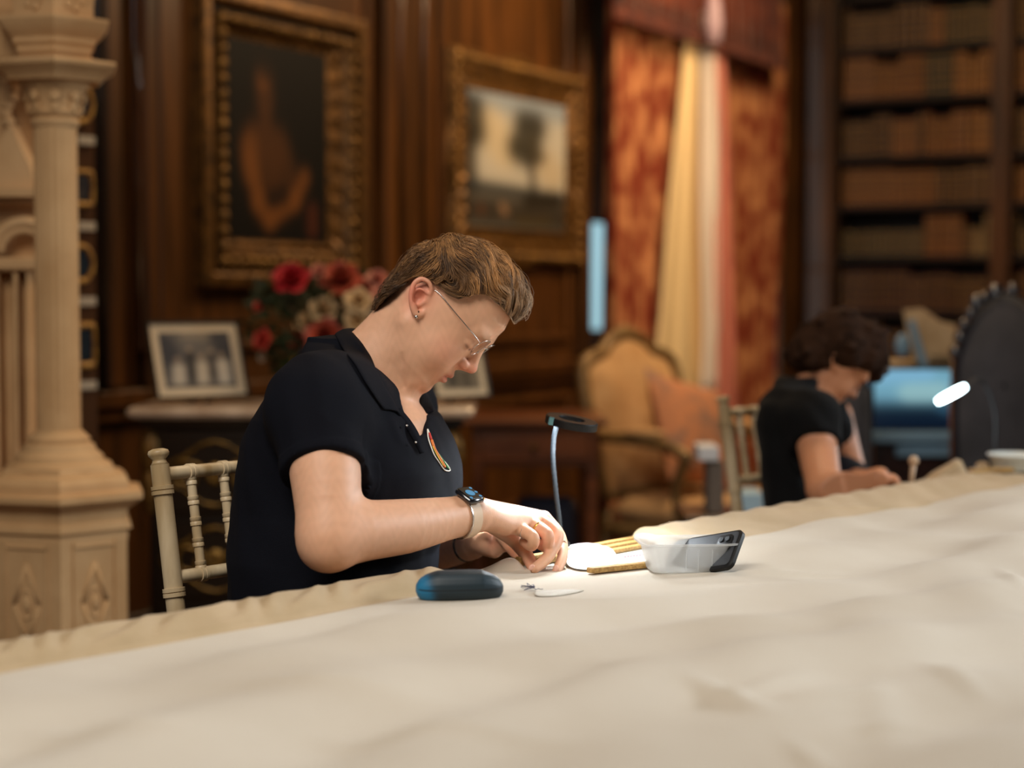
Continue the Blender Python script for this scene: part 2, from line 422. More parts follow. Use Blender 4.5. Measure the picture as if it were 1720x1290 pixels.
# books: one object each
BOOKC = {'tan': (162, 88, 30), 'brown': (92, 46, 18), 'ochre': (190, 114, 38), 'dark green': (50, 52, 36), 'dark red': (84, 22, 16), 'black': (30, 24, 20), 'cream': (190, 160, 116), 'grey': (66, 66, 56)}
BOOKC = {k: tuple(int(q*.72) for q in v) for k, v in BOOKC.items()}
BM = {k: mat('leather_'+k.replace(' ', '_'), rgb(*v), .5, c2=rgb(*[int(q*.7) for q in v]), scale=25) for k, v in BOOKC.items()}
M_giltb = mat('spine_gilt', rgb(196, 150, 70), .4, .4)
RNAME = ['second', 'third', 'fourth', 'fifth', 'sixth', 'seventh', 'eighth']
# palettes per visible shelf, from the bottom one in view upwards
PAL = {1.067: ['dark red']*7+['brown', 'tan'], 1.367: ['black', 'grey', 'tan', 'brown', 'cream'], 1.648: ['tan', 'tan', 'ochre', 'brown'], 1.913: ['brown', 'brown', 'tan', 'ochre'],
       2.227: ['tan', 'brown', 'dark green', 'ochre'], 2.50: ['brown', 'brown', 'tan', 'dark green'], .78: ['brown', 'black', 'dark red']}
SHN = {.78: 'seventh', 1.067: 'sixth', 1.367: 'fifth', 1.648: 'fourth', 1.913: 'third', 2.227: 'second', 2.50: 'top'}
rb = random.Random(11); BK = {}
def book_mesh(w, h, d, key):
    k = (round(w, 3), round(h, 2), key)
    if k in BK: return BK[k]
    m = MB(); V = []; n = 7
    for z in (0, h):
        for i in range(n):
            q = PI*i/(n-1); V.append((-w/2*math.cos(q), -(.008*math.sin(q)), z))
        V += [(w/2, d, z), (-w/2, d, z)]
    nn = n+2; m.add(V, [(i, (i+1) % nn, nn+(i+1) % nn, nn+i) for i in range(nn)]+[tuple(range(nn-1, -1, -1)), tuple(range(nn, 2*nn))])
    me = bpy.data.meshes.new('book')
    for zz in (.15, .33, .52, .70, .86): m.box((0, -.0075, h*zz), (w*.86, .005, .005))
    me.from_pydata(m.v, [], m.f); me.update(); me.materials.append(BM[key]); me.materials.append(M_giltb)
    for p in me.polygons[nn+2:]: p.material_index = 1
    BK[k] = me; return me
nb = 0
ORD = 'first second third fourth fifth sixth seventh eighth ninth tenth eleventh twelfth thirteenth fourteenth fifteenth sixteenth seventeenth eighteenth nineteenth twentieth'.split()
def ordw(i):
    if i <= 20: return ORD[i-1]
    return ('twenty-' if i < 30 else 'thirty-')+ORD[i % 10-1] if i % 10 else {30: 'thirtieth', 40: 'fortieth'}[i]
for z, pal in PAL.items():
    for (a0, a1, bay) in ((.34, 1.16, 'left'), (1.29, 1.44, 'right')):
        a = a0; bi = 0
        if bay == 'right' and z == .78: continue
        while a < a1-.02:
            frac = (a-a0)/max(.01, a1-a0); key = pal[min(len(pal)-1, int(frac*len(pal)+rb.uniform(-.8, .8)))] if len(pal) > 1 else pal[0]
            key = pal[max(0, min(len(pal)-1, int(frac*len(pal)+rb.uniform(-.9, .9))))]
            run = rb.choice([1, 2, 3, 4, 5]); w = round(rb.choice([.026, .030, .034, .040, .046]), 3); h = round(rb.choice([.19, .20, .21, .225, .235]) if z != 1.648 else rb.choice([.19, .20]), 2)
            if z == 1.367: h = rb.choice([.15, .16, .22])
            for _ in range(run):
                if a+w > a1: break
                o = bpy.data.objects.new('book', book_mesh(w, h, .16, key)); COL.objects.link(o)
                o.location = B(a+w/2, -.045+rb.uniform(-.012, .0), z); o.rotation_euler = (0, 0, RB)
                cn = {'tan': 'tan leather', 'brown': 'brown leather', 'ochre': 'ochre leather', 'dark green': 'dark green', 'dark red': 'dark red', 'black': 'near-black', 'cream': 'cream', 'grey': 'grey'}[key]
                bi += 1
                tag(o, '%s book, %s from the left on the %s shelf of the %s bay' % (cn, ordw(bi), SHN[z], bay), 'book', '%s books on the %s shelf, %s bay' % (cn, SHN[z], bay)); a += w+.0012; nb += 1
            a += rb.uniform(0, .004)
# a wall behind and beside the camera so that the room closes

# ------------------------------------------------------------------ curtains
M_damask = mat('red_damask', rgb(130, 50, 22), .85, c2=rgb(204, 140, 92), scale=12, stretch=(1, 1, .6), detail=2.5, ramp=(.42, .66))
M_damaskd = mat('dark_damask', rgb(70, 20, 12), .85, c2=rgb(112, 50, 26), scale=10, sheen=.3)
M_creamc = mat('cream_lining', rgb(246, 220, 170), .8); M_pinkc = mat('pink_lining', rgb(228, 140, 124), .8)
M_whitec = mat('backlit_sheer', rgb(255, 244, 236), .8)  # white colour stands in for window light coming through the strip
for mm_ in (M_creamc, M_whitec, M_pinkc): mm_.node_tree.nodes['Principled BSDF'].inputs['Subsurface Weight'].default_value = .0
def drape(name, a_top, a_bot, z0, z1, n0, folds, depth, mt, parent=None, nz=16, thick=.006, ph=0.0):
    V = []; nx = folds*8+1
    for j in range(nz+1):
        t = j/nz; z = z0+(z1-z0)*t; l = a_bot[0]+(a_top[0]-a_bot[0])*t; r = a_bot[1]+(a_top[1]-a_bot[1])*t
        for i in range(nx):
            s = i/(nx-1); V.append(A(l+(r-l)*s+.012*math.sin(9*t+s*20), n0+depth*math.sin(2*PI*folds*s+ph+.5*math.sin(3*t))+.25*depth*math.sin(7*s*folds+2*t), z))
    Fq = [(j*nx+i, j*nx+i+1, (j+1)*nx+i+1, (j+1)*nx+i) for j in range(nz) for i in range(nx-1)]
    o = from_data(name, V, Fq, mt, parent); md = o.modifiers.new('t', 'SOLIDIFY'); md.thickness = thick; return o
Q_ = lambda px, n: wq(px, n)
c1 = drape('curtain', (Q_(1014, .14), Q_(1152, .17)), (Q_(1014, .14), Q_(1140, .17)), .02, 2.70, .16, 8, .04, M_damask); tag(c1, 'long red patterned curtain on the left side of the window, behind the armchair', 'curtain')
c2 = drape('curtain', (Q_(1192, .17), Q_(1306, .12)), (Q_(1190, .17), Q_(1288, .12)), .02, 2.70, .15, 7, .04, M_damask); tag(c2, 'long red patterned curtain on the right side of the window, next to the bookcase', 'curtain')
c3 = drape('curtain_lining', (Q_(1148, .24), Q_(1176, .24)), (Q_(1090, .24), Q_(1184, .24)), .62, 2.46, .24, 2, .018, M_creamc); tag(c3, 'cream curtain lining turned outwards in a tall wedge between the red curtains', 'curtain')
c4 = drape('sheer_curtain', (Q_(1170, .27), Q_(1200, .27)), (Q_(1178, .27), Q_(1206, .27)), .66, 2.46, .27, 1, .018, M_whitec); tag(c4, 'narrow sheer curtain strip in the window gap, coloured white for the daylight behind', 'curtain')
c5 = drape('curtain_edging', (Q_(1195, .26), Q_(1212, .26)), (Q_(1202, .26), Q_(1240, .26)), .30, 2.40, .26, 1, .018, M_pinkc); tag(c5, 'pink edging strip along the leading edge of the right curtain', 'curtain')
vl = drape('valance', (Q_(1024, .28), Q_(1308, .28)), (Q_(1024, .28), Q_(1308, .28)), 2.36, 3.2, .28, 14, .03, M_damaskd, nz=6); tag(vl, 'dark red gathered valance across the top of the window', 'valance')
m = MB()
_v0, _v1 = Q_(1024, .28), Q_(1308, .28)
for i in range(110): a = _v0+i*(_v1-_v0)/110; m.tube([A(a, .30, 2.375), A(a+.003, .30, 2.305)], .006, 5)
fr_ = m.build('fringe', M_damaskd, vl); fr_['kind'] = 'stuff'
peek = MB(); peek.lathe([(.001, 0), (.035, .01), (.042, .10), (.03, .20), (.012, .24), (.001, .25)], A(Q_(1196, .36), .36, 2.30), 14)  # daylight peeking in above the gap, modelled as a lilac body
o = peek.build('daylight_patch', mat('lilac_daylight', rgb(196, 170, 186), .5), None, True); tag(o, 'pale lilac body standing in for daylight peeking over the curtain gap', 'daylight_patch')

# ------------------------------------------------------------------ pictures
def canvas(name, fn, a0, a1, n, z0, z1, painter, parent, nx=90, nz=110, mt=None, rough=.4):
    V = []; C = []
    for j in range(nz+1):
        for i in range(nx+1):
            V.append(fn(a0+(a1-a0)*i/nx, n, z0+(z1-z0)*j/nz))
    U, Vv = np.meshgrid(np.linspace(0, 1, nx+1), np.linspace(0, 1, nz+1)); cols = painter(U.ravel(), Vv.ravel())
    Fq = [(j*(nx+1)+i, j*(nx+1)+i+1, (j+1)*(nx+1)+i+1, (j+1)*(nx+1)+i) for j in range(nz) for i in range(nx)]
    me = bpy.data.meshes.new(name); me.from_pydata([tuple(v) for v in V], [], Fq); me.update(); set_cols(me, np.clip(cols, 0, 1))
    return link_mesh(name, me, mt or attr_mat(name+'_paint', max(rough, .55), spec=.2), parent)
def blobs(u, v, base, lst):
    c = np.tile(np.array(base, float), (len(u), 1))
    for (x0, y0, x1, y1, r, col, al) in lst:
        dx, dy = x1-x0, y1-y0; L2 = dx*dx+dy*dy+1e-9; t = np.clip(((u-x0)*dx+(v-y0)*dy)/L2, 0, 1)
        d = np.hypot(u-x0-t*dx, v-y0-t*dy); w = al/(1+np.exp((d-r)/(r*.16+.006)))
        c = c+(np.array(rgb(*col)[:3])-c)*w[:, None]
    return c
def p_portrait(u, v):
    s = (116, 70, 30); d = (76, 45, 20)
    return blobs(u, v, rgb(8, 6, 5)[:3], [(.6, .2, .8, .9, .25, (13, 10, 8), .6), (.36, .80, .37, .72, .075, d, .9), (.35, .82, .35, .80, .04, s, .8), (.37, .66, .38, .58, .05, d, .9),
        (.28, .50, .48, .48, .10, d, .95), (.22, .46, .24, .36, .075, s, .8), (.40, .42, .44, .32, .10, d, .9), (.55, .42, .62, .32, .08, d, .7),
        (.22, .40, .30, .22, .055, s, .9), (.30, .20, .40, .12, .055, s, .9), (.42, .12, .66, .22, .045, s, .9), (.66, .22, .76, .34, .045, s, .8), (.36, .90, .37, .86, .055, (20, 12, 8), .8),
        (.84, .08, .84, .16, .05, (92, 44, 26), .6), (.42, .22, .55, .24, .05, (30, 16, 9), .8)])
def p_landscape(u, v):
    c = blobs(u, v, rgb(188, 184, 172)[:3], [(.0, 1., 1., 1., .14, (128, 146, 164), .8), (.2, .75, .35, .6, .14, (204, 186, 150), .7), (.8, .5, .85, .45, .13, (190, 170, 134), .6),
        (.04, .86, .06, .70, .12, (42, 38, 28), .95), (.02, .7, .04, .3, .06, (44, 38, 28), .9), (.57, .80, .67, .80, .125, (38, 36, 28), .95), (.50, .62, .56, .60, .125, (40, 38, 28), .95), (.66, .66, .70, .58, .08, (56, 50, 36), .85),
        (.62, .55, .66, .30, .035, (48, 40, 28), .9), (.0, .30, 1., .26, .05, (58, 66, 70), .9), (0, .12, 1., .10, .17, (40, 32, 22), .97), (.34, .16, .36, .13, .03, (150, 118, 90), .8), (.12, .14, .13, .12, .03, (92, 60, 40), .8), (.6, .22, .9, .24, .06, (36, 30, 20), .9), (.5, .06, .8, .07, .04, (72, 60, 34), .6)])
    return c
def p_group(u, v):
    L_ = (206, 196, 178); D = (58, 60, 68)
    return blobs(u, v, rgb(112, 108, 104)[:3], [(.05, .8, .2, .3, .16, D, .9), (.85, .9, .9, .6, .14, D, .85), (.4, .95, .6, .95, .10, (150, 140, 124), .8), (.22, .35, .20, .08, .085, L_, .95), (.22, .52, .22, .50, .035, (170, 150, 130), .9),
        (.40, .60, .40, .10, .055, (46, 44, 46), .95), (.40, .70, .40, .69, .032, (176, 156, 134), .9), (.55, .40, .53, .08, .075, L_, .95), (.55, .56, .55, .55, .034, (180, 160, 136), .9), (.70, .55, .70, .2, .05, (60, 56, 58), .9), (.70, .66, .70, .65, .03, (170, 150, 130), .9),
        (.84, .42, .84, .08, .075, (216, 206, 188), .95), (.84, .58, .84, .57, .032, (176, 156, 134), .9), (0, .03, 1, .02, .05, (96, 92, 86), .8)])
def frame_ring(m, fn, a0, a1, z0, z1, w, prof, wav=0.0, nseg=1):
    """mitred frame: prof is a list of (inset 0..1 over w, height n); the outer edge may be scalloped"""
    def corners(ins): return [(a0+ins, z0+ins), (a1-ins, z0+ins), (a1-ins, z1-ins), (a0+ins, z1-ins)]
    N = nseg; loops = []
    for ins, h in prof:
        cs = corners(ins*w); pts = []
        for k in range(4):
            p, q = cs[k], cs[(k+1) % 4]
            for i in range(N):
                t = i/N; x = p[0]+(q[0]-p[0])*t; z = p[1]+(q[1]-p[1])*t
                wv = wav*(1-ins)*(abs(math.sin(t*PI*3))**.7+.6*math.exp(-((t-.5)/.10)**2)+.5*(math.exp(-(t/.08)**2)+math.exp(-((t-1)/.08)**2)))
                nx, nz = [(0, -1), (1, 0), (0, 1), (-1, 0)][k]; pts.append(fn(x+nx*wv, h+.25*wv, z+nz*wv))
        loops.append(pts)
    n = 4*N; V = [p for l in loops for p in l]
    Fq = [(i*n+k, i*n+(k+1) % n, (i+1)*n+(k+1) % n, (i+1)*n+k) for i in range(len(loops)-1) for k in range(n)]
    return m.add(V, Fq)
def picture(label, q0, q1, z0, z1, c0, c1, cz0, cz1, painter, box=False, wav=0.0):
    t = thing('framed_painting', label, 'painting', A((q0+q1)/2, 0, (z0+z1)/2)); off = Vector(t.location)
    fn = lambda a, n, z: A(a, n, z)-off
    base = .055 if box else .045
    if box:
        m = MB(); frame_ring(m, fn, q0, q1, z0, z1, .05, [(0, 0), (0, .045), (.3, .052), (.7, .052), (1, .042), (1, .0)]); m.build('outer_frame', M_gilt, t, sharp=30)
        m = MB(); m.add([fn(q0+.02, .02, z0+.02), fn(q1-.02, .02, z0+.02), fn(q1-.02, .02, z1-.02), fn(q0+.02, .02, z1-.02)], [(0, 1, 2, 3)]); m.build('backing', M_shelfw, t)
        g0, g1, h0, h1 = q0+.065, q1-.10, z0+.055, z1-.075
    else: g0, g1, h0, h1 = q0, q1, z0, z1
    w = min(c0-g0, g1-c1, cz0-h0, h1-cz1)
    m = MB()
    # the moulding widths differ per side, so build from nested rectangles
    loops = []; N = 14
    for s_, h in [(0, 0), (0, base*.6), (.10, base), (.22, base*1.05), (.34, base*.62), (.52, base*.75), (.70, base*.45), (.84, base*.62), (.93, base*.55), (1, .03)]:
        x0, x1, y0, y1 = g0+(c0-g0)*s_, g1-(g1-c1)*s_, h0+(cz0-h0)*s_, h1-(h1-cz1)*s_; pts = []
        cs = [(x0, y0), (x1, y0), (x1, y1), (x0, y1)]
        for k in range(4):
            p, q = cs[k], cs[(k+1) % 4]
            for i in range(N*2):
                tt_ = i/(2*N); nx, nz = [(0, -1), (1, 0), (0, 1), (-1, 0)][k]
                wv = wav*(1-s_)*(.8*abs(math.sin(tt_*PI*3))+.9*math.exp(-((tt_-.5)/.12)**2)+.7*(math.exp(-(tt_/.08)**2)+math.exp(-((tt_-1)/.08)**2))-.5)
                pts.append(fn(p[0]+(q[0]-p[0])*tt_+nx*wv, h+.006*math.sin(tt_*60)*(.1 < s_ < .9), p[1]+(q[1]-p[1])*tt_+nz*wv))
        loops.append(pts)
    n = len(loops[0]); m.add([p for l in loops for p in l], [(i*n+k, i*n+(k+1) % n, (i+1)*n+(k+1) % n, (i+1)*n+k) for i in range(len(loops)-1) for k in range(n)])
    m.build('inner_frame' if box else 'frame', M_gilt, t, sharp=30)
    # carved leaves along the moulding
    m = MB(); rr = random.Random(3)
    for k in range(4):
        L0 = [(g0, h0), (g1, h0), (g1, h1), (g0, h1)]; p, q = L0[k], L0[(k+1) % 4]; cx, cz = (g0+g1)/2, (h0+h1)/2; n_ = int(math.hypot(q[0]-p[0], q[1]-p[1])/.045)
        for i in range(n_):
            t_ = (i+.5)/n_; x = p[0]+(q[0]-p[0])*t_; z = p[1]+(q[1]-p[1])*t_; dx, dz = (c0-g0)*.22*(1 if x < cx else -1) if k in (1, 3) else 0, (cz0-h0)*.22*(1 if z < cz else -1) if k in (0, 2) else 0
            m.blob(fn(x+dx, base*1.0, z+dz), (.018, .014, .018+.004*(i % 2)), nu=8, nv=5)
    m.build('carving', M_gilt2, t, True)
    canvas('canvas', fn, c0-.004, c1+.004, .030, cz0-.004, cz1+.004, painter, t)
    return t
picture('dark portrait of a half-length figure in a deep double gilt box frame', wq(330, .01), wq(622, .05), 1.185, 2.11, wq(384, .03), wq(550, .03), 1.335, 1.965, p_portrait, True)
picture('landscape painting with dark trees and pale sky in a carved scalloped gilt frame', wq(752, .02), wq(982, .05), 1.28, 2.10, wq(787, .03), wq(948, .03), 1.43, 1.95, p_landscape, False, .022)

# display panel with miniatures beside the column
M_panel = mat('display_board', rgb(84, 54, 30), .8, spec=.2)
dp = thing('display_panel', 'brown display board of small gilt miniatures beside the stone column', 'display board', W(146, 700, 4.6))
dpo = Vector(dp.location)
p0 = W(70, 400, 4.55); p1 = W(161, 400, 4.66); dd = (p1-p0); dd.z = 0; ddn = dd.normalized(); nn_ = Vector((ddn.y, -ddn.x, 0)); RP = math.atan2(ddn.y, ddn.x)
def DPt(px, py, off=0.0):
    # point on the board plane seen at a pixel column
    u = (px-860)/FPX; a = p0; t = (u*a.y-a.x)/(ddn.x-u*ddn.y); P_ = a+ddn*t; return W(px, py, P_.y)+nn_*off
m = MB(); m.box(((p0+p1)/2).xy.to_3d()+Vector((0, 0, 1.15))-nn_*.012-dpo, (dd.length, .02, 1.70), rz=RP); m.build('board', M_panel, dp)
M_gilt3 = mat('miniature_gilt', rgb(214, 160, 66), .4, .2, c2=rgb(150, 104, 40), scale=60)
M_mini = [mat('miniature_paint_a', rgb(26, 24, 24), .5, spec=.2, c2=rgb(70, 56, 44), scale=30), mat('miniature_paint_b', rgb(10, 16, 24), .5, spec=.2, c2=rgb(24, 36, 44), scale=30)]
M_label = mat('label_card', rgb(206, 192, 168), .7)
for (px, py, w, h, oval, mi_, lab) in [(133, 175, .078, .106, True, 0, 'uppermost oval gilt miniature on the display board'), (134, 316, .074, .098, False, 0, 'ornate gilt miniature under the uppermost oval'), (133, 443, .078, .106, True, 1, 'lower oval gilt miniature with a dark blue ground'), (140, 580, .062, .122, False, 1, 'rectangular gilt miniature lowest on the display board')]:
    c = DPt(px, py, .008); t = thing('miniature', lab, 'miniature', c, RP)
    m = MB(); n = 28; ring = []
    def sh(k, s):
        q = 2*PI*k/n; cx, cz = math.cos(q), math.sin(q); e = 1.0 if oval else .35
        return (w/2*s*math.copysign(abs(cx)**e, cx), h/2*s*math.copysign(abs(cz)**e, cz))
    V = []
    for s, y in ((1.0, .004), (1.0, -.004), (.88, -.010), (.72, -.004), (.70, .002)):
        for k in range(n): x, z = sh(k, s); V.append((x, y, z))
    m.add(V, [(i*n+k, i*n+(k+1) % n, (i+1)*n+(k+1) % n, (i+1)*n+k) for i in range(4) for k in range(n)]); m.build('frame', M_gilt3, t, True)
    m = MB(); m.add([(0, -.001, 0)]+[(sh(k, .8)[0], -.001, sh(k, .8)[1]) for k in range(n)], [(0, 1+k, 1+(k+1) % n) for k in range(n)]); m.build('portrait', M_mini[mi_], t)
for (px, py, wh_) in [(143, 236, 'under the uppermost oval miniature'), (144, 380, 'under the ornate miniature'), (145, 506, 'under the dark blue oval miniature'), (146, 647, 'under the lowest rectangular miniature')]:
    m = MB(); m.box((0, 0, 0), (.050, .003, .022), bev=.0008); o = m.build('label_card', M_label); o.location = DPt(px, py, .006); o.rotation_euler = (0, 0, RP); tag(o, 'small pale caption card '+wh_, 'label')
# ------------------------------------------------------------------ carved stone column and screen on the left
M_stone = mat('carved_stone', rgb(206, 166, 118), .85, c2=rgb(184, 142, 94), scale=5, bump=.25, bscale=60)
CY = 3.9
cc0 = W(98, 645, CY); cx0, cy0 = cc0.x, cc0.y
def zc(py): return W(98, py, CY).z
col = thing('stone_column', 'carved cream stone column with fluted shaft and faceted capital', 'column', (cx0, cy0, 0))
ph6 = math.atan2(-cy0, -cx0); k_ = CY/FPX
def lath(name, prof, n, ph=0.0, sharp=25):
    m = MB(); m.lathe([(r*k_, zc(y)) for r, y in prof], (0, 0, 0), n, phase=ph); return m.build(name, M_stone, col, sharp=sharp)
h6 = 1/math.cos(math.radians(30))
lath('plinth', [(108*h6, 1500), (108*h6, 905), (110*h6, 892), (108*h6, 885), (116*h6, 882), (114*h6, 872), (108*h6, 868), (110*h6, 850), (126*h6, 838), (134*h6, 832), (134*h6, 822), (112*h6, 818), (112*h6, 805), (104*h6, 795), (90*h6, 790), (86*h6, 780), (40, 776)], 6, ph6)
lath('base', [(88, 795), (90, 785), (84, 776), (74, 772), (72, 764), (64, 758), (60, 752), (58, 746), (50, 742), (52, 736), (44, 728), (38, 722)], 32)
# fluted shaft
n = 20*6; V = []; Fq = []; zs = [zc(y) for y in (730, 700, 690, 300, 222, 214, 208)]; am = [0, 0, 1, 1, 1, 0, 0]
for z, a in zip(zs, am):
    for k in range(n):
        q = 2*PI*k/n; r = (36.5+(z-zs[0])*-1.2 - a*2.6*abs(math.sin(q*10))**1.4)*k_; V.append((r*math.cos(q), r*math.sin(q), z))
Fq = [(i*n+k, i*n+(k+1) % n, (i+1)*n+(k+1) % n, (i+1)*n+k) for i in range(len(zs)-1) for k in range(n)]
from_data('shaft', V, Fq, M_stone, col)
lath('capital', [(36, 216), (39, 212), (41, 206), (38, 201), (36, 199), (42, 195), (44, 190), (40, 185), (40, 178), (44, 165), (52, 150), (58, 142), (62, 136)], 32)
m = MB()
for k in range(8):
    q = 2*PI*k/8+ph6; d = Vector((math.cos(q), math.sin(q), 0)); s_ = Vector((-d.y, d.x, 0))
    for j, (r, y, w) in enumerate([(42, 182, 9), (47, 165, 10)]):
        m.blob(d*r*k_+Vector((0, 0, zc(y))), (w*k_, 5*k_, 11*k_), M=Matrix((s_, d, Vector((0, 0, 1)))).transposed(), nu=8, nv=6)
m.build('capital_leaves', M_stone, col, True)
lath('abacus', [(40, 140), (72*h6, 140), (76*h6, 134), (84*h6, 126), (96*h6, 118), (99*h6, 113), (98*h6, 109), (66*h6, 103), (56*h6, 99)], 6, ph6)
lath('entablature', [(50*h6, 104), (56*h6, 98), (60*h6, 92), (60*h6, 84), (66*h6, 78), (66*h6, 70), (74*h6, 62), (80*h6, 55), (86*h6, 46), (88*h6, 42), (88*h6, 38), (64*h6, 33), (64*h6, 6), (66*h6, 0), (66*h6, -140)], 6, ph6)
for sgn in (-1, 1):      # lozenges carved on the two visible faces, frieze rosettes above
    q = ph6+sgn*math.radians(30); d = Vector((math.cos(q), math.sin(q), 0)); s_ = Vector((-d.y, d.x, 0)); R = Matrix((s_, d, Vector((0, 0, 1)))).transposed()
    r0 = 108*k_; c = d*r0+Vector((0, 0, zc(998))); m = MB(); hw, hh = .030, .085
    for k in range(4):
        P4 = [Vector((hw, 0, 0)), Vector((0, 0, hh)), Vector((-hw, 0, 0)), Vector((0, 0, -hh))]; m.tube([c+R @ P4[k], c+R @ P4[(k+1) % 4]], .0055, 8)
    for s2 in (1.0,):
        m.tube([c+R @ Vector((.017*math.cos(2*PI*k/20), 0, .030*math.sin(2*PI*k/20))) for k in range(20)], .0035, 6, closed=True)
        m.blob(c, (.010, .007, .018), M=R)
    m.build('lozenge', M_stone, col, True)
    m = MB()     # recessed panel border
    for x in (-.050, .050): m.box(c+R @ Vector((x, .001, 0)), (.006, .008, .27), M=R, bev=.002)
    m.box(c+R @ Vector((0, .001, .122)), (.106, .008, .008), M=R, bev=.002); m.build('panel_moulding', M_stone, col)
    c = d*64*k_+Vector((0, 0, zc(8))); m = MB()
    for k in range(5): a = 2*PI*k/5; m.blob(c+R @ Vector((.016*math.cos(a), 0, .016*math.sin(a))), (.011, .006, .011), M=R)
    m.blob(c, .007, M=R); m.build('rosette', M_stone, col, True)
# screen of blind gothic tracery that the column belongs to
scn = thing('stone_screen', 'cream stone screen with a pointed gable and round arch behind the column', 'stone screen', (cx0-.14, cy0+.10, 0)); so = Vector(scn.location)
def sbox(name, px0, px1, y0, y1, Y, d, bev=.006):
    a, b = W(px0, y0, Y), W(px1, y1, Y); m = MB(); m.box(Vector(((a.x+b.x)/2, Y+d/2, (a.z+b.z)/2))-so, (b.x-a.x, d, abs(a.z-b.z)), bev=bev); return m.build(name, M_stone, scn)
sbox('slab', -160, 88, -160, 1400, 4.06, .10); sbox('string_course', -160, 70, 318, 345, 4.00, .08); sbox('string_course', -160, 62, 432, 455, 4.0, .07)
sbox('cornice', -160, 40, 40, 100, 3.93, .15); sbox('cornice', -160, 30, 10, 36, 3.98, .10)
for x0, x1 in ((-14, 8), (20, 40), (44, 58)): sbox('mullion', x0, x1, 455, 1300, 4.01, .07, .012)
def arc(name, cx, cy, r, a0, a1, rad, Y): 
    m = MB(); m.tube([W(cx+r*math.cos(a0+(a1-a0)*k/20), cy-r*math.sin(a0+(a1-a0)*k/20), Y)-so for k in range(21)], rad, 8); return m.build(name, M_stone, scn, True)
arc('arch', 40, 425, 52, .0, PI, .014, 4.0); arc('arch_moulding', 40, 425, 38, 0, PI, .008, 4.0)
def prism(name, pts, Y, d):
    n = len(pts); V = [W(x, y, Y)-so for x, y in pts]+[W(x, y, Y)-so+Vector((0, d, 0)) for x, y in pts]
    return from_data(name, V, [tuple(range(n)), tuple(range(2*n-1, n-1, -1))]+[(k, n+k, n+(k+1) % n, (k+1) % n) for k in range(n)], M_stone, scn, False)
prism('gable', [(-40, 318), (58, 318), (50, 280), (15, 208), (-10, 262)], 3.98, .08)
prism('gable_moulding', [(-40, 330), (64, 330), (62, 316), (-40, 316)], 3.95, .06)
m = MB(); 
for i in range(6): m.blob(W(14-6*math.sin(i*1.3), 205-14*i, 4.02)-so, (.016, .02, .014))
m.build('finial', M_stone, scn, True)
# ------------------------------------------------------------------ furniture
M_chiv = mat('limed_chair', rgb(212, 192, 158), .45, c2=rgb(166, 140, 100), scale=22, stretch=(1, 1, .2), bump=.1, ramp=(.4, .7))
def chiavari(label, loc, rz, mt, lean=.075):
    t = thing('chiavari_chair', label, 'chair', loc, rz)
    def bamboo(name, p0, p1, r, rings, par=t, taper=0.0, n=14):
        p0, p1 = Vector(p0), Vector(p1); L_ = (p1-p0).length; prof = []; 
        zs = sorted([0, L_]+[r_ for q in rings for r_ in (q*L_-.009, q*L_-.0065, q*L_-.0062, q*L_-.001, q*L_+.0, q*L_+.001, q*L_+.0062, q*L_+.0065, q*L_+.009)])
        for z in zs:
            if z < 0 or z > L_: continue
            d = min([abs(z-q*L_) for q in rings] or [1]); rr = r*(1+taper*(z/L_-.5))
            if d < .0063: rr *= 1.20 if d > .0005 else 1.04
            prof.append((rr, z))
        q = (p1-p0).to_track_quat('Z', 'Y').to_matrix(); m = MB(); m.lathe(prof, p0, n, M=q); return m.build(name, mt, par, sharp=50)
    for s in (-1, 1):
        x = s*.185
        bamboo('back_leg', (x, 0, .0), (x, 0, .45), .0135, (.4, .75))
        bamboo('back_post', (x, 0, .45), (x, lean, .912), .0140, (.10, .34, .60, .92))
        m = MB(); q = Vector((0, lean, .462)).normalized(); R = q.to_track_quat('Z', 'Y').to_matrix()
        m.lathe([(.0001, 0), (.0135, 0), (.0105, .004), (.0100, .008), (.0150, .013), (.0160, .017), (.0145, .021), (.008, .0235), (.0001, .024)], (x, lean, .912), 16, M=R); m.build('finial', mt, t, True)
        bamboo('front_leg', (x, -.37, 0), (x, -.37, .44), .0135, (.45, .8))
        m = MB(); m.box((x, -.185, .435), (.024, .37, .03), bev=.005); m.build('side_rail', mt, t)
    P_ = lambda x, z: Vector((x, lean*(z-.45)/.462, z))
    for z, r in ((.898, .0100), (.748, .0100)):
        bamboo('cross_rail', P_(-.185, z), P_(.185, z), r, (.15, .32, .5, .68, .85))
    for i in range(5): x = (-.13+.065*i)
    for x in (-.130, -.067, 0, .067, .130): bamboo('spindle', P_(x, .752), P_(x, .892), .0072, (.06, .30, .52, .74, .95), n=10)
    m = MB(); m.box((0, -.185, .455), (.38, .40, .025), bev=.01); m.build('seat', mt, t)
    for y in (-.37, 0): m = MB(); m.box((0, y, .43), (.37, .022, .03), bev=.005); m.build('seat_rail', mt, t)
    for y in (-.37, 0): bamboo('stretcher', (-.185, y, .2), (.185, y, .2), .009, (.5,))
    return t
# local x runs along the table edge, the front (-y) faces the table
cl = W(268, 762, 2.60); cd = Vector((TEx, TEy, 0)) if False else None
TEv = Vector((.641, .7675, 0)); rzc = math.atan2(TEv.y, TEv.x)
yv = Vector((-TEv.y, TEv.x, 0))
base1 = Vector((cl.x, cl.y, 0))+TEv*.185-yv*.075
chiavari('limed wooden bamboo-style chair the polo-shirt wearer sits on, by the stone column', base1, rzc, M_chiv)
cl = W(1216, 690, 3.95); base2 = Vector((cl.x, cl.y, 0))+TEv*.185-yv*.075
chiavari('pale bamboo-style chair behind the person in the black T-shirt', base2, rzc, M_chiv)

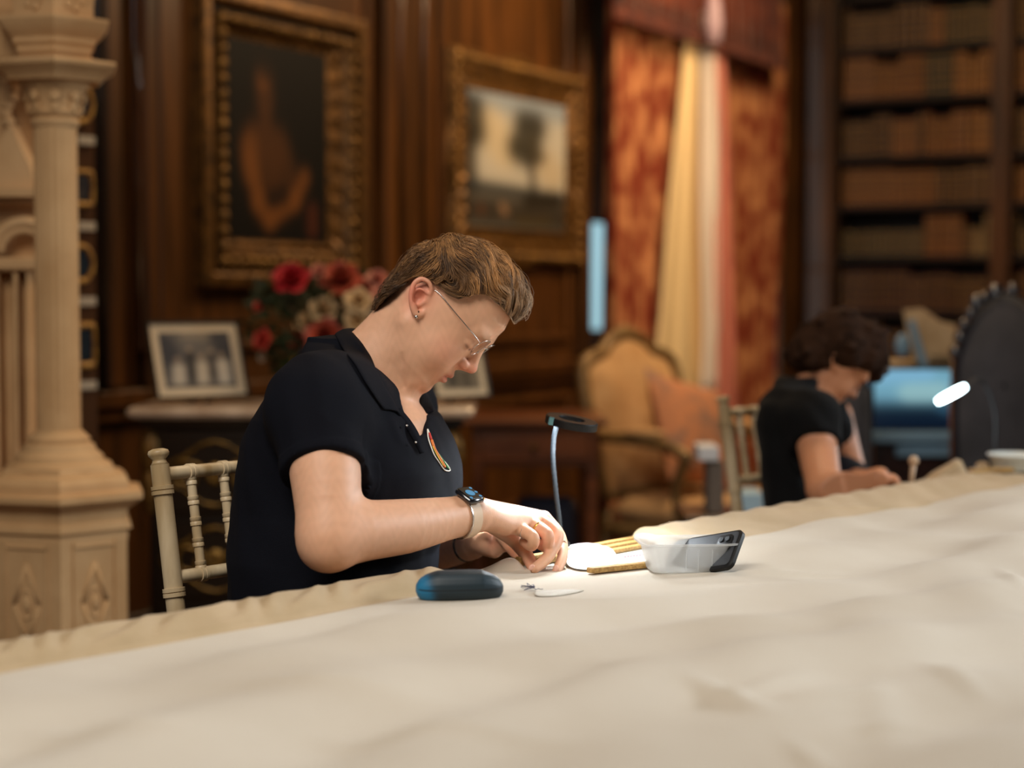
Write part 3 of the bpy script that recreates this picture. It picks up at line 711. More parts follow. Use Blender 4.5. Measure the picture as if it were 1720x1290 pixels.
# console with marble top
M_marble = mat('pale_marble', rgb(214, 190, 164), .25, c2=rgb(180, 152, 126), scale=14, detail=8)
M_ebony = mat('ebonised_wood', rgb(16, 12, 10), .3, coat=.3)
M_boulle = mat('brass_inlay', rgb(150, 112, 46), .4, .6, c2=rgb(80, 58, 26), scale=60)
KX0, KX1, KY0, KY1 = -1.02, -.10, 4.70, 5.12
con = thing('console_chest', 'black and gilt chest with a pale marble top under the portrait', 'chest', ((KX0+KX1)/2, (KY0+KY1)/2, 0)); ko = Vector(con.location)
def kbox(name, x0, x1, y0, y1, z0, z1, mt, bev=.004, par=con):
    m = MB(); m.box(Vector(((x0+x1)/2, (y0+y1)/2, (z0+z1)/2))-ko, (x1-x0, y1-y0, z1-z0), bev=bev); return m.build(name, mt, par)
kbox('marble_top', KX0, KX1, KY0, KY1, .832, .862, M_marble, .010); kbox('top_moulding', KX0+.03, KX1-.03, KY0+.03, KY1, .805, .832, M_ebony, .008)
kbox('body', KX0+.05, KX1-.05, KY0+.05, KY1, .10, .805, M_ebony, .006)
for i in range(3):
    z0, z1 = .12+.23*i, .33+.23*i
    d = kbox('drawer', KX0+.08, KX1-.08, KY0+.035, KY0+.06, z0, z1, M_ebony, .004)
    for (xa, xb) in ((KX0+.10, KX0+.36), (KX1-.36, KX1-.10)):
        m = MB(); cx = (xa+xb)/2; cz = (z0+z1)/2
        def P(x, z): return Vector((x, KY0+.032, z))-ko
        m.tube([P(cx+(xb-xa)*.5*math.cos(2*PI*k/24)*(1+.12*math.cos(8*PI*k/24)), cz+.075*math.sin(2*PI*k/24)*(1+.15*math.cos(8*PI*k/24))) for k in range(24)], .006, 6, closed=True)
        for s in (-1, 1):
            m.tube(catmull([P(cx, cz-.03), P(cx+s*.04, cz+.02), P(cx+s*.09, cz+.03), P(cx+s*.10, cz-.02), P(cx+s*.06, cz-.03), P(cx+s*.05, cz)], 5), .008, 6)
        m.blob(P(cx, cz), (.03, .006, .03)); m.build('gilt_scroll', M_boulle, d, True)
    m = MB(); m.tube([Vector((KX0+.42+.05*math.sin(PI*k/8)*0+.012*k, KY0+.03-.012*math.sin(PI*k/8), z0+.10-.02*math.sin(PI*k/8)))-ko for k in range(9)], .004, 6); m.build('handle', M_gilt2, d, True)
for x in (KX0+.055, KX1-.055):
    m = MB(); m.blob(Vector((x, KY0+.045, .74))-ko, (.03, .02, .06)); m.blob(Vector((x, KY0+.045, .64))-ko, (.02, .015, .07)); m.build('corner_mount', M_gilt2, con, True)
    for y in (KY0+.08, KY1-.04): m = MB(); m.box(Vector((x, y, .05))-ko, (.05, .05, .10), bev=.008); m.build('leg', M_ebony, con)

# framed photographs on the console
M_bframe = mat('pewter_frame', rgb(54, 50, 44), .3, .4); M_mount = mat('mount_card', rgb(226, 206, 174), .8)
def photo_frame(label, px, py, Y, w, h, yaw, lean, painter=p_group, mw=.024):
    c = W(px, py, Y); c.z = .863; t = thing('photo_frame', label, 'photograph', c, math.radians(yaw))
    R = Matrix.Rotation(math.radians(-lean), 3, 'X'); z0 = .014
    def P(x, n, z): return R @ Vector((x, -n, z))+Vector((0, 0, z0))
    m = MB(); e = .007
    for (a0, a1, b0, b1) in ((-w/2, w/2, 0, e), (-w/2, w/2, h-e, h), (-w/2, -w/2+e, e, h-e), (w/2-e, w/2, e, h-e)):
        m.box(P((a0+a1)/2, .004, (b0+b1)/2), (a1-a0, .014, b1-b0), M=R, bev=.002)
    m.build('frame', M_bframe, t)
    m = MB(); m.box(P(0, -.001, h/2), (w-.006, .004, h-.006), M=R); m.build('mount', M_mount, t)
    canvas('picture', lambda a, n, z: P(a, n, z), -w/2+mw+e, w/2-mw-e, .0025, mw+e, h-mw-e, painter, t, 60, 60, rough=.35)
    m = MB()
    for x in (-.022, .022): m.tube([(x, -.035, 0), (x, -.012, .010), (x, .02, .004), (x, .07, .0)], .004, 8)
    m.tube([(0, .07, 0.004), P(0, -.012, h*.6)], .004, 8); m.build('easel', mat('easel_wood', rgb(120, 84, 50), .5), t, True)
photo_frame('black-and-white group photograph in a cream mount, left on the marble top', 342, 670, 4.86, .272, .222, 34, 20)
def p_group2(u, v): return blobs(u, v, rgb(140, 128, 108)[:3], [(.3, .6, .3, .2, .14, (70, 66, 60), .9), (.65, .55, .65, .15, .15, (92, 84, 72), .9), (.3, .75, .3, .74, .07, (180, 160, 136), .9), (.65, .72, .65, .71, .07, (180, 160, 136), .9)])
photo_frame('second framed photograph with a cream mount at the right end of the marble top', 778, 690, 4.86, .18, .14, 34, 18, p_group2, .02)

# vase of flowers
vc = W(545, 680, 4.92); vc.z = .863
M_vase = mat('dark_vase', rgb(30, 30, 40), .2, coat=.6, c2=rgb(60, 60, 84), scale=12)
vs_ = thing('vase', 'dark rounded vase on the marble top holding the bouquet', 'vase', vc)
m = MB(); m.lathe([(.04, 0), (.045, .006), (.05, .02), (.085, .07), (.09, .10), (.07, .14), (.045, .165), (.05, .18), (.048, .18), (.04, .165)], (0, 0, 0), 28); m.build('body', M_vase, vs_, True)
m = MB(); m.tube([(.09*math.cos(2*PI*k/30), .09*math.sin(2*PI*k/30), .10) for k in range(30)], .003, 6, closed=True); m.build('band', M_gilt2, vs_, True)
M_stem = mat('stem_green', rgb(44, 62, 30), .6); M_leaf = mat('leaf_green', rgb(18, 26, 11), .6, spec=.2, c2=rgb(38, 48, 20), scale=20)
FC = {'deep red': (186, 26, 34), 'rust red': (176, 70, 44), 'cream': (236, 200, 148), 'blush pink': (214, 134, 110), 'coral': (216, 74, 58), 'white': (222, 208, 186), 'golden': (206, 150, 70)}
FM = {k: mat('petal_'+k.replace(' ', '_'), rgb(*v), .6, c2=rgb(*[int(q*.8) for q in v]), scale=40) for k, v in FC.items()}
def rose(colr, px, py, Y, r, label, seed):
    c = W(px, py, Y); t = thing('rose', label, 'flower', (vc.x, vc.y, vc.z+.12)); o = Vector(t.location); rr = random.Random(seed)
    up = (c-o).normalized(); up = (up+Vector((rr.uniform(-.3, .3), -.9, rr.uniform(0, .4)))).normalized()
    m = MB(); m.tube(catmull([Vector((0, 0, 0)), (c-o)*.5+Vector((0, 0, .02)), c-o-up*r*.5], 4), .0022, 5); m.build('stem', M_stem, t, True)
    m = MB(); a = up.orthogonal().normalized(); b = up.cross(a)
    for lay, (n, rad, tilt, hh) in enumerate([(5, 1.0, 1.15, .75), (6, .82, .75, .8), (5, .58, .42, .75), (4, .34, .2, .7), (3, .16, .08, .6)]):
        for k in range(n):
            q = 2*PI*(k/n)+lay*.7+rr.uniform(-.1, .1); d = a*math.cos(q)+b*math.sin(q); s = up.cross(d); w = r*rad*(1.25 if n > 4 else 1.1); V = []
            for j in range(4):
                tt_ = j/3; rd = r*(.12+rad*.88*math.sin(tilt)*tt_**.8+ (.16 if lay < 2 else 0)*tt_**3*rad); z = r*hh*(math.cos(tilt)*tt_*1.15-.35)+ (-.12*r*tt_**3 if lay == 0 else 0)
                for i in range(4):
                    x = (i/3-.5)*w*math.sin(PI*(.22+.66*tt_))*1.1; V.append(c-o+d*(rd-abs(x)*.35)+s*x+up*z)
            m.add(V, [(j*4+i, j*4+i+1, j*4+i+5, j*4+i+4) for j in range(3) for i in range(3)])
    m.build('blossom', FM[colr], t, True)
FLW = [('deep red', 489, 466, 25, 'deep red rose topmost on the left of the bouquet'), ('rust red', 572, 466, 28, 'large rust red rose along the top of the bouquet, under the frame corner'), ('rust red', 602, 486, 24, 'rust red rose at the upper right of the bouquet, nearest the hair'),
       ('cream', 578, 497, 21, 'cream rose between the two top rust red roses'), ('cream', 602, 505, 19, 'cream rose just right of the middle of the bouquet'), ('cream', 543, 518, 20, 'tall cream rose in the middle of the bouquet'), ('cream', 522, 540, 22, 'lower cream rose in the middle of the bouquet'),
       ('rust red', 510, 572, 26, 'rust red rose low on the left of the bouquet'), ('rust red', 545, 565, 27, 'broad rust red rose low in the middle of the bouquet'), ('coral', 440, 570, 15, 'coral rosebud standing out on the left of the bouquet'), ('coral', 435, 513, 9, 'smallest coral bud high on the left of the bouquet'),
       ('golden', 505, 606, 22, 'golden yellow rose at the bottom of the bouquet'), ('cream', 600, 540, 18, 'cream rose at the right under the white one'), ('white', 630, 512, 17, 'white rose on the right edge of the bouquet'), ('blush pink', 634, 468, 16, 'blush pink rose at the top right of the bouquet'),
       ('deep red', 622, 546, 15, 'deep red rose at the lower right of the bouquet, beside the nape'), ('blush pink', 640, 494, 13, 'blush pink bud behind the hair'), ('blush pink', 535, 455, 12, 'small pink bud between the top red roses'), ('white', 440, 598, 8, 'tiny pale bud under the coral rosebud')]
for i, (cn, x, y, r, lab) in enumerate(FLW): rose(cn, x, y, 4.80+.05*(i % 4), 1.3*r/FPX*4.85, lab, i)
m = MB(); rf = random.Random(5)
for i in range(330):
    a = rf.uniform(0, 2*PI); rr_ = rf.uniform(.05, .20); zc_ = rf.uniform(.08, .34); w_ = 1.0-.5*abs(zc_-.22)/.2
    p = Vector((vc.x+rr_*math.cos(a)*w_*1.05-.02, vc.y+.05+.7*rr_*math.sin(a)*w_, .863+zc_)); d = (p-Vector((vc.x, vc.y, 1.0))).normalized()+Vector((rf.uniform(-.5, .5), rf.uniform(-.5, .5), rf.uniform(-.3, .6))); d.normalize()
    s = d.orthogonal().normalized(); L_ = rf.uniform(.028, .055); W_ = L_*.28; n_ = s.cross(d)
    m.add([p, p+d*L_*.35+s*W_+n_*.003, p+d*L_*.75+s*W_*.7, p+d*L_, p+d*L_*.75-s*W_*.7, p+d*L_*.35-s*W_+n_*.003], [(0, 1, 2, 3, 4, 5)])
for i in range(40): a = rf.uniform(0, 2*PI); m.tube([Vector((vc.x, vc.y, .98)), Vector((vc.x+.15*math.cos(a)*rf.random(), vc.y+.10*math.sin(a), .98+rf.uniform(.1, .26)))], .0015, 4)
fo = m.build('foliage', M_leaf); tag(fo, 'mass of dark green leaves between the roses of the bouquet', 'foliage', kind='stuff')

# side table and armchair by the window
def brown_table():
    x0, x1, y0, y1 = -.14, .29, 5.75, 6.25; t = thing('side_table', 'brown wooden side table between the chest and the armchair', 'side table', ((x0+x1)/2, (y0+y1)/2, 0)); o = Vector(t.location)
    M1 = mat('side_table_wood', rgb(120, 66, 30), .35, c2=rgb(84, 44, 20), scale=8, stretch=(.4, 3, 3), coat=.3)
    def b(name, a0, a1, b0, b1, z0, z1, mt=M1, bev=.005): m = MB(); m.box(Vector(((a0+a1)/2, (b0+b1)/2, (z0+z1)/2))-o, (a1-a0, b1-b0, z1-z0), bev=bev); return m.build(name, mt, t)
    b('top', x0-.02, x1+.02, y0-.02, y1, .735, .76, M1, .008); b('apron', x0+.01, x1-.01, y0+.01, y1-.01, .60, .735)
    d = b('drawer', x0+.04, x1-.04, y0, y0+.02, .62, .72); m = MB(); m.blob(Vector((.07, y0-.01, .67))-o, .012); m.build('knob', M_gilt2, d, True)
    for x in (x0+.03, x1-.03):
        for y in (y0+.03, y1-.03): b('leg', x-.02, x+.02, y-.02, y+.02, 0, .60)
    b('lower_shelf', x0+.02, x1-.02, y0+.03, y1-.03, .16, .18)
    m = MB(); m.box((.115, 5.98, .33), (.20, .16, .30), bev=.02); o2 = m.build('box', mat('dark_blue_box', rgb(30, 34, 54), .6)); tag(o2, 'dark blue box on the lower shelf of the brown side table', 'box')
brown_table()
M_tapestry = mat('tan_upholstery', rgb(204, 164, 116), .85, c2=rgb(184, 142, 94), scale=12, bump=.2, bscale=300)
M_giltw = mat('gilded_wood', rgb(146, 116, 72), .45, .25, c2=rgb(104, 80, 46), scale=20)
def armchair():
    near = W(1022, 700, 6.25); g = Vector((.80, -.60, 0)); h = Vector((.60, .80, 0)); c = Vector((near.x, near.y, 0))+h*.31
    t = thing('armchair', 'gilt-framed armchair with tan upholstery in front of the red curtains', 'armchair', c, math.atan2(h.y, h.x))
    # local: x across (near - to far +), -y forward
    def bk(x, z): return Vector((x, .02+(z-.42)*.20, z))
    ol = [(-.29, .44), (-.305, .62), (-.31, .80), (-.30, .90), (-.24, .935), (-.16, .955), (-.10, .995), (0, 1.015), (.10, .995), (.16, .955), (.24, .935), (.30, .90), (.31, .80), (.305, .62), (.29, .44)]
    m = MB(); m.tube([bk(x, z) for x, z in catmull([(x, z, 0) for x, z in ol], 4) for (x, z) in [(x, z)]] if False else [bk(p.x, p.y) for p in catmull([(x, z, 0) for x, z in ol], 4)], .024, 10); m.tube([bk(-.29, .45), bk(.29, .45)], .022, 8); m.build('back_frame', M_giltw, t, True)
    m = MB()
    for a in (-.045, 0, .045): m.blob(bk(a, 1.03-.25*abs(a)), (.028, .016, .024), nu=8, nv=6)
    m.build('crest_carving', M_giltw, t, True)
    inn = [(p.x*.92, .455+(p.y-.44)*.965) for p in catmull([(x, z, 0) for x, z in ol], 4)]; V = []; n = len(inn); cc_ = (0, .70)
    for s, y in ((1, .0), (.85, -.035), (.5, -.05), (.02, -.055)):
        for x, z in inn: V.append(bk(cc_[0]+(x-cc_[0])*s, cc_[1]+(z-cc_[1])*s)+Vector((0, y, 0)))
    m = MB(); m.add(V, [(i*n+k, i*n+(k+1) % n, (i+1)*n+(k+1) % n, (i+1)*n+k) for i in range(3) for k in range(n)]+[tuple(range(n))]); m.build('back_upholstery', M_tapestry, t, True)
    m = MB(); m.box((0, -.27, .40), (.60, .56, .10), bev=.04); m.build('seat_cushion', M_tapestry, t, sharp=60)
    m = MB(); m.box((0, -.27, .335), (.64, .60, .06), bev=.02); m.build('seat_frame', M_giltw, t)
    for s in (-1, 1):
        m = MB(); m.tube(catmull([bk(s*.30, .66), (s*.31, -.05, .66), (s*.33, -.22, .65), (s*.335, -.32, .62), (s*.325, -.345, .60)], 5), .022, 8)
        m.tube(catmull([(s*.325, -.33, .61), (s*.30, -.28, .52), (s*.29, -.27, .45), (s*.30, -.30, .36)], 5), .020, 8); m.build('arm', M_giltw, t, True)
        m = MB(); m.blob((s*.322, -.16, .682), (.028, .09, .018)); m.build('arm_pad', M_tapestry, t, True)
        m = MB(); m.tube(catmull([(s*.29, -.54, .32), (s*.31, -.56, .2), (s*.28, -.54, .08), (s*.29, -.56, 0)], 4), [.030-.0012*i for i in range(13)], 8); m.build('leg', M_giltw, t, True)
        m = MB(); m.tube([(s*.27, .02, .40), (s*.27, .08, 0)], .022, 8); m.build('leg', M_giltw, t, True)
    p = c-g*-.20+h*-.02; 
    cu = MB(); R = Matrix.Rotation(math.atan2(h.y, h.x), 3, 'Z') @ Matrix.Rotation(math.radians(-24), 3, 'X') @ Matrix.Rotation(math.radians(14), 3, 'Y')
    V = []; N_ = 12; pos = Vector((c.x, c.y, .665))+g*.17-h*.01
    f2 = []
    for side in (-1, 1):
        b0 = len(V)
        for j in range(N_+1):
            for i in range(N_+1):
                x = (i/N_-.5)*2; z = (j/N_-.5)*2; pin = 1-.10*(1-abs(x)**2)*abs(z)**3-.10*(1-abs(z)**2)*abs(x)**3
                V.append(pos+R @ Vector((x*.23*pin, side*.075*((1-x*x)*(1-z*z))**.45, z*.215*pin)))
        for j in range(N_):
            for i in range(N_):
                q = (b0+j*(N_+1)+i, b0+j*(N_+1)+i+1, b0+(j+1)*(N_+1)+i+1, b0+(j+1)*(N_+1)+i); f2.append(q if side < 0 else q[::-1])
    cu.add(V, f2); o = cu.build('cushion', mat('floral_cushion', rgb(190, 128, 90), .8, c2=rgb(140, 108, 92), scale=9, detail=2, ramp=(.45, .6)), None, True); tag(o, 'orange floral cushion resting against the back of the gilt armchair', 'cushion')
armchair()
# low bench with white boxes behind the second chair
M_greyc = mat('grey_card', rgb(118, 104, 92), .8); M_white = mat('white_card', rgb(226, 226, 228), .7); M_paleb = mat('pale_blue_card', rgb(176, 206, 222), .7)
bn = thing('bench', 'low dark bench behind the pale bamboo-style chair', 'bench', (.64, 5.0, 0))
m = MB(); m.box((0, 0, .54), (.34, .30, .03), bev=.005); m.build('seat', M_mahd, bn)
for x in (-.14, .14):
    for y in (-.12, .12): m = MB(); m.box((x, y, .262), (.03, .03, .525)); m.build('leg', M_mahd, bn)
def card_box(name, px0, px1, y0, y1, Y, d, mt, lab, rz=0.0):
    a, b = W(px0, y0, Y), W(px1, y1, Y); m = MB(); m.box((0, 0, 0), (b.x-a.x, d, abs(a.z-b.z)), bev=.003); o = m.build(name, mt); o.location = ((a.x+b.x)/2, Y+d/2, (a.z+b.z)/2); o.rotation_euler = (0, 0, rz); return tag(o, lab, 'box')
card_box('storage_box', 1236, 1282, 828, 862, 4.90, .14, M_paleb, 'pale blue-white box lowest behind the bamboo-style chair')
card_box('storage_box', 1190, 1216, 775, 862, 4.95, .12, M_greyc, 'tall grey box seen through the bamboo-style chair')
card_box('storage_box', 1174, 1208, 750, 774.6, 4.93, .14, M_white, 'small white box on top of the tall grey box')
# ------------------------------------------------------------------ people: materials
M_skin = attr_mat('skin', rough=.48, sss=.12, spec=.4, bump=.12, bscale=900)
M_navy = mat('navy_pique', rgb(7, 8, 16), .85, c2=rgb(10, 12, 22), scale=900, bump=.35, bscale=1400, spec=.15)
M_black = mat('black_jersey', rgb(9, 9, 10), .9, sheen=.02, spec=.2)
M_hair = attr_mat('hair', rough=.5, spec=.3)
M_silver = mat('silver', rgb(205, 200, 195), .25, 1.0)
M_gold = mat('gold', rgb(235, 190, 90), .22, 1.0)
M_lens = mat('lens_glass', (1, 1, 1, 1), .03, trans=1.0)
M_lens.node_tree.nodes['Principled BSDF'].inputs['IOR'].default_value = 1.08
M_strap = mat('beige_strap', rgb(214, 186, 158), .6)
M_watch = mat('watch_case', rgb(22, 22, 26), .2, spec=.8, coat=.5)
M_screen = mat('watch_screen', rgb(4, 6, 10), .3, spec=.2)
M_blue = mat('watch_dial', rgb(10, 60, 90), .3, emit=rgb(40, 150, 200), estr=.6)
M_red = mat('red_cord', rgb(190, 60, 40), .6)
M_dark = mat('dark_bangle', rgb(24, 14, 14), .15, spec=.8, coat=.6)
M_eye = mat('eye_white', rgb(225, 215, 205), .2)
M_iris = mat('iris', rgb(70, 80, 70), .2)

def head_basis(pitch, yaw, world_yaw=0.0):
    p, y = math.radians(pitch), math.radians(yaw)
    F = np.array([math.cos(p), 0, -math.sin(p)]); U = np.array([math.sin(p), 0, math.cos(p)]); L = np.array([0., 1., 0.])
    F2 = F*math.cos(y)-L*math.sin(y); L2 = F*math.sin(y)+L*math.cos(y)
    w = math.radians(world_yaw); R = np.array([[math.cos(w), -math.sin(w), 0], [math.sin(w), math.cos(w), 0], [0, 0, 1]])
    return np.stack([R@F2, R@L2, R@U], 1)      # columns: forward, left, up

HS = [-.088, -.083, -.070, -.050, -.030, 0, .030, .050, .070, .090, .103, .112, .118]
HF = [.070, .084, .097, .0985, .0995, .101, .1035, .1065, .1055, .097, .083, .064, .03]
HB = [.045, .028, .006, -.016, -.040, -.054, -.060, -.062, -.060, -.050, -.036, -.020, 0]
HW = [.012, .024, .043, .054, .0605, .067, .071, .0725, .070, .062, .050, .037, .012]
def add_head(f, O, M, sc=1.0, detail=True):
    def L(a, s, b): return tuple(np.array(O)+M@np.array([a, s, b])*sc)
    f.stack(O, M, [x*sc for x in HS], [x*sc for x in HF], [x*sc for x in HB], [x*sc for x in HW], k=.012*sc, ex=2.25)
    def E(c, r, k, M2=None, cut=False): f.ell(L(*c), [q*sc for q in r], M if M2 is None else M2, k*sc, cut)
    for s in (-1, 1):
        E((.066, s*.034, -.022), (.029, .026, .030), .022)           # cheek
        f.cap(L(.012, s*.050, -.032), L(.078, s*.024, -.079), .015*sc, .0145*sc, .02*sc)   # jaw
        E((.092, s*.024, .040), (.014, .024, .009), .014)            # brow
        E((.112, s*.033, .020), (.016, .017, .012), .014, cut=True)  # eye socket
        E((.0865, s*.031, .018), (.0132, .0145, .0125), .004)        # eyeball under lid
    E((.088, 0, -.040), (.014, .027, .022), .016)                    # muzzle
    E((.0895, 0, -.0755), (.0135, .019, .0125), .009)                    # chin
    E((.077, 0, -.0905), (.018, .031, .0135), .006)                   # soft fold under the chin
    # nose
    f.cap(L(.0995, 0, .032), L(.1165, 0, -.002), .0060*sc, .0082*sc, .012*sc)
    E((.1180, 0, -.0045), (.0086, .0082, .0076), .006)
    for s in (-1, 1):
        E((.1065, s*.0115, -.0085), (.0095, .0058, .0075), .005)
        if detail: E((.1105, s*.0062, -.0165), (.0052, .0030, .0042), .002, cut=True)
    f.cap(L(.112, 0, -.012), L(.1035, 0, -.020), .0042*sc, .0036*sc, .006*sc)
    # lips
    E((.1030, 0, -.0350), (.0078, .020, .0060), .006)
    E((.1015, 0, -.0475), (.0085, .0180, .0062), .004)
    E((.1105, 0, -.0412), (.0085, .025, .0014), .0022, cut=True)
    E((.110, 0, -.0600), (.0085, .022, .0050), .006, cut=True)
    # ears
    for s in (-1, 1):
        q = .0665
        EA = lambda a, b: (a*.9+.008, -.023+(b+.023)*.74+.011)
        ear = [(-.004, .0, .012), (-.010, .008, .030), (-.022, .013, .036), (-.033, .016, .028), (-.034, .017, .012), (-.024, .014, -.006), (-.008, .008, -.019), (.004, .004, -.023), (.009, .001, -.016), (.006, -.002, -.004)]
        pts = [L(EA(a+.003, b)[0], s*(q+w), EA(a+.003, b)[1]) for a, w, b in ear]
        f.ell(L(EA(-.013, .008)[0], s*q, EA(-.013, .008)[1]), (.0165*sc, .007*sc, .020*sc), M, .006*sc)
        f.chain(pts, [x*sc for x in (.003, .0034, .0036, .0038, .0038, .0042, .0055, .0062, .0045, .003)], .0035*sc)
        if detail:
            e = lambda a, w, b: L(EA(a, b)[0], s*(q+w), EA(a, b)[1])
            f.ell(e(-.010, .0105, .001), (.0080*sc, .0095*sc, .0095*sc), M, .003*sc, cut=True)
            f.ell(e(-.019, .0140, .024), (.0070*sc, .0055*sc, .0050*sc), M, .002*sc, cut=True)
            f.cap(e(-.001, .003, .003), e(-.001, .003, -.006), .0032*sc, .0028*sc, .002*sc)
            f.chain([e(-.004, .007, .021), e(-.020, .012, .014), e(-.021, .011, -.001), e(-.013, .008, -.010)], [.0022*sc]*4, .002*sc)
    return L

# torso: measured half sections in a leaning frame; TG faces the table
def yawM(deg):
    a = math.radians(deg); return np.array([[math.cos(a), -math.sin(a), 0], [math.sin(a), math.cos(a), 0], [0, 0, 1.]])
# ------------------------------------------------------------------ the embroiderer in the navy polo shirt
def torso_w1(f, off=0.0, k=.02):
    M = yawM(-18)
    zs = [.66, .71, .77, .842, .90, .94, .976, 1.005, 1.03, 1.055, 1.075, 1.09]
    bk = [-.407, -.407, -.408, -.402, -.394, -.384, -.368, -.350, -.326, -.300, -.285, -.27]
    fr = [-.124, -.126, -.122, -.088, -.086, -.098, -.116, -.160, -.200, -.228, -.245, -.26]
    wd = [.185, .185, .180, .168, .165, .165, .165, .150, .120, .085, .060, .03]
    ca, sa = math.cos(math.radians(18)), math.sin(math.radians(18))
    F, B = [], []
    for a, b, w in zip(bk, fr, wd):
        half = (b-a)/2; c = (a+b)/2; D = math.sqrt(max(half**2-(w*sa)**2, .03**2))/ca
        cc = (c+.30)/1.0
        F.append(cc*ca+D); B.append(cc*ca-D)
    f.stack((-.30, 2.70, 0), M, zs, F, B, wd, k, ex=2.35, off=off)
    def T(a, s, z): return tuple(np.array((-.30, 2.70, 0))+M@np.array([a, s, z]))
    for s in (-1, 1): f.ell(T(.125, s*.070, .885), (.062, .068, .060), M, .04, off=off)
    return T
def body_w1():
    f = Field((-.43, 2.30, .70), (.10, 3.06, 1.27), .0017)
    O = W(712, 515, 2.70); M = head_basis(50, 9)
    L = add_head(f, O, M)
    nb = W(632, 648, 2.70); nt = W(676, 560, 2.70)
    f.cap(W(690, 560, 2.70), nb, .050, .055, .022)
    f.cap(W(664, 552, 2.70), W(612, 618, 2.70), .042, .052, .022)
    f.cap(W(664, 640, 2.695), W(650, 716, 2.68), .022, .030, .030)     # throat
    f.cap(nt, W(690, 585, 2.69), .04, .045, .02)
    torso_w1(f)
    f.ell(W(655, 715, 2.675), (.042, .06, .042), None, .03)           # upper chest in the neckline
    # near arm
    sh = W(532, 690, 2.52); el = W(553, 903, 2.42); wr = W(793, 864, 2.585)
    f.cap(W(560, 668, 2.60), sh, .058, .058, .03)
    f.chain([sh, W(547, 800, 2.46), el], [.053, .049, .041], .03)
    f.chain([el, W(600, 893, 2.445), W(680, 884, 2.50), W(745, 872, 2.55), wr], [.041, .0425, .0385, .0315, .0270], .02)
    f.ell(W(551, 925, 2.415), (.028, .026, .022), None, .02)
    wp = (wr+W(800, 866, 2.59))/2
    # palm
    f.chain([wr, W(815, 856, 2.645), W(914, 869, 2.70)], [.020, .0155, .0095], .014)
    f.chain([wr, W(815, 858, 2.625), W(908, 874, 2.68)], [.020, .0165, .0100], .012)
    f.chain([wr, W(815, 863, 2.61), W(893, 880, 2.66)], [.020, .0170, .0100], .012)
    f.chain([wr, W(815, 868, 2.60), W(874, 889, 2.64)], [.020, .0165, .0095], .012)
    f.cap(W(808, 868, 2.60), W(846, 886, 2.62), .016, .011, .012)
    # fingers
    f.chain([W(914, 869, 2.70), W(939, 899, 2.69), W(945, 932, 2.655), W(935, 960, 2.625)], [.0104, .0096, .0084, .0070], .002)
    f.chain([W(908, 874, 2.68), W(936, 898, 2.66), W(921, 934, 2.63), W(898, 955, 2.608)], [.0106, .0102, .0090, .0076], .002)
    f.chain([W(893, 880, 2.66), W(919, 898, 2.63), W(917, 917, 2.638), W(904, 913, 2.662)], [.0108, .0100, .0088, .0076], .003)
    f.chain([W(872, 888, 2.64), W(895, 902, 2.612), W(893, 917, 2.622), W(880, 910, 2.65)], [.0104, .0094, .0084, .0074], .003)
    f.chain([W(830, 880, 2.655), W(862, 905, 2.69), W(884, 932, 2.67), W(899, 960, 2.635)], [.016, .0125, .0104, .0082], .004, k0=.012)
    # far arm, hand palm up under the cloth
    f.chain([W(660, 690, 2.86), W(672, 760, 2.90), W(690, 925, 2.92)], [.052, .046, .038], .03)
    w2 = W(792, 915, 2.815)
    f.chain([W(690, 925, 2.92), W(745, 922, 2.87), w2], [.037, .032, .023], .02)
    f.chain([w2, W(812, 910, 2.80), W(836, 916, 2.775)], [.020, .018, .012], .010)
    f.chain([W(805, 912, 2.79), W(830, 925, 2.765)], [.018, .012], .010)
    f.chain([W(812, 905, 2.78), W(824, 900, 2.765), W(831, 907, 2.755)], [.010, .0085, .0068], .004)
    for i, (x, y) in enumerate([(846, 908), (856, 917), (864, 925)]):
        f.chain([W(832, 915+2*i, 2.77-.004*i), W(x-8, y-7, 2.75), W(x, y, 2.735), W(x+6, y+10, 2.73)], [.0095, .0082, .0075, .0062], .0025, k0=.008)
    vs, fs = f.mesh(); vs = relax(vs, fs, 2, .45)
    # fine carving on the surface, in head space
    Q = (vs-np.array(O, np.float32))@M.astype(np.float32); a, s, b = Q.T; N = normals_of(vs, fs); disp = np.zeros(len(vs), np.float32)
    def g(d, w): return np.exp(-(d/w)**2)
    head = (np.linalg.norm(Q, axis=1) < .17) & (a > .05)
    for sd in (-1, 1):
        def ln(pts, w, amt):
            d, _ = seg_dist(Q, [(p[0], sd*p[1], p[2]) for p in pts]); disp[:] += np.where(head, amt*g(d, w), 0)
        ln([(.099, .018, .0125), (.101, .031, .0095), (.094, .045, .013)], .0022, -.0018)    # lid line (looking down)
        ln([(.098, .018, .027), (.099, .031, .031), (.090, .046, .025)], .003, -.0014)       # crease over the lid
        ln([(.095, .020, .002), (.093, .032, -.003), (.084, .042, .0)], .004, -.0010)        # bag under the eye
        ln([(.101, .0155, -.012), (.096, .026, -.030), (.090, .031, -.042)], .0035, -.0016)  # smile line
        ln([(.097, .020, -.042), (.093, .027, -.047)], .003, -.0016)
        ln([(.088, .024, -.055), (.080, .030, -.074), (.072, .033, -.082)], .004, -.0015)
    for pts, w_, am in (([(676, 596, 2.64), (672, 622, 2.64), (678, 650, 2.65)], .004, -.0022), ([(654, 612, 2.64), (662, 650, 2.63), (676, 690, 2.62)], .007, -.0015)):
        d, t = seg_dist(vs, [W(*p) for p in pts]); disp += am*np.exp(-(d/w_)**2)*(np.linalg.norm(Q, axis=1) > .06)
    vs = vs+N*disp[:, None]
    vs = relax(vs, fs, 1, .25)
    me = np_mesh('person_body', vs, fs)
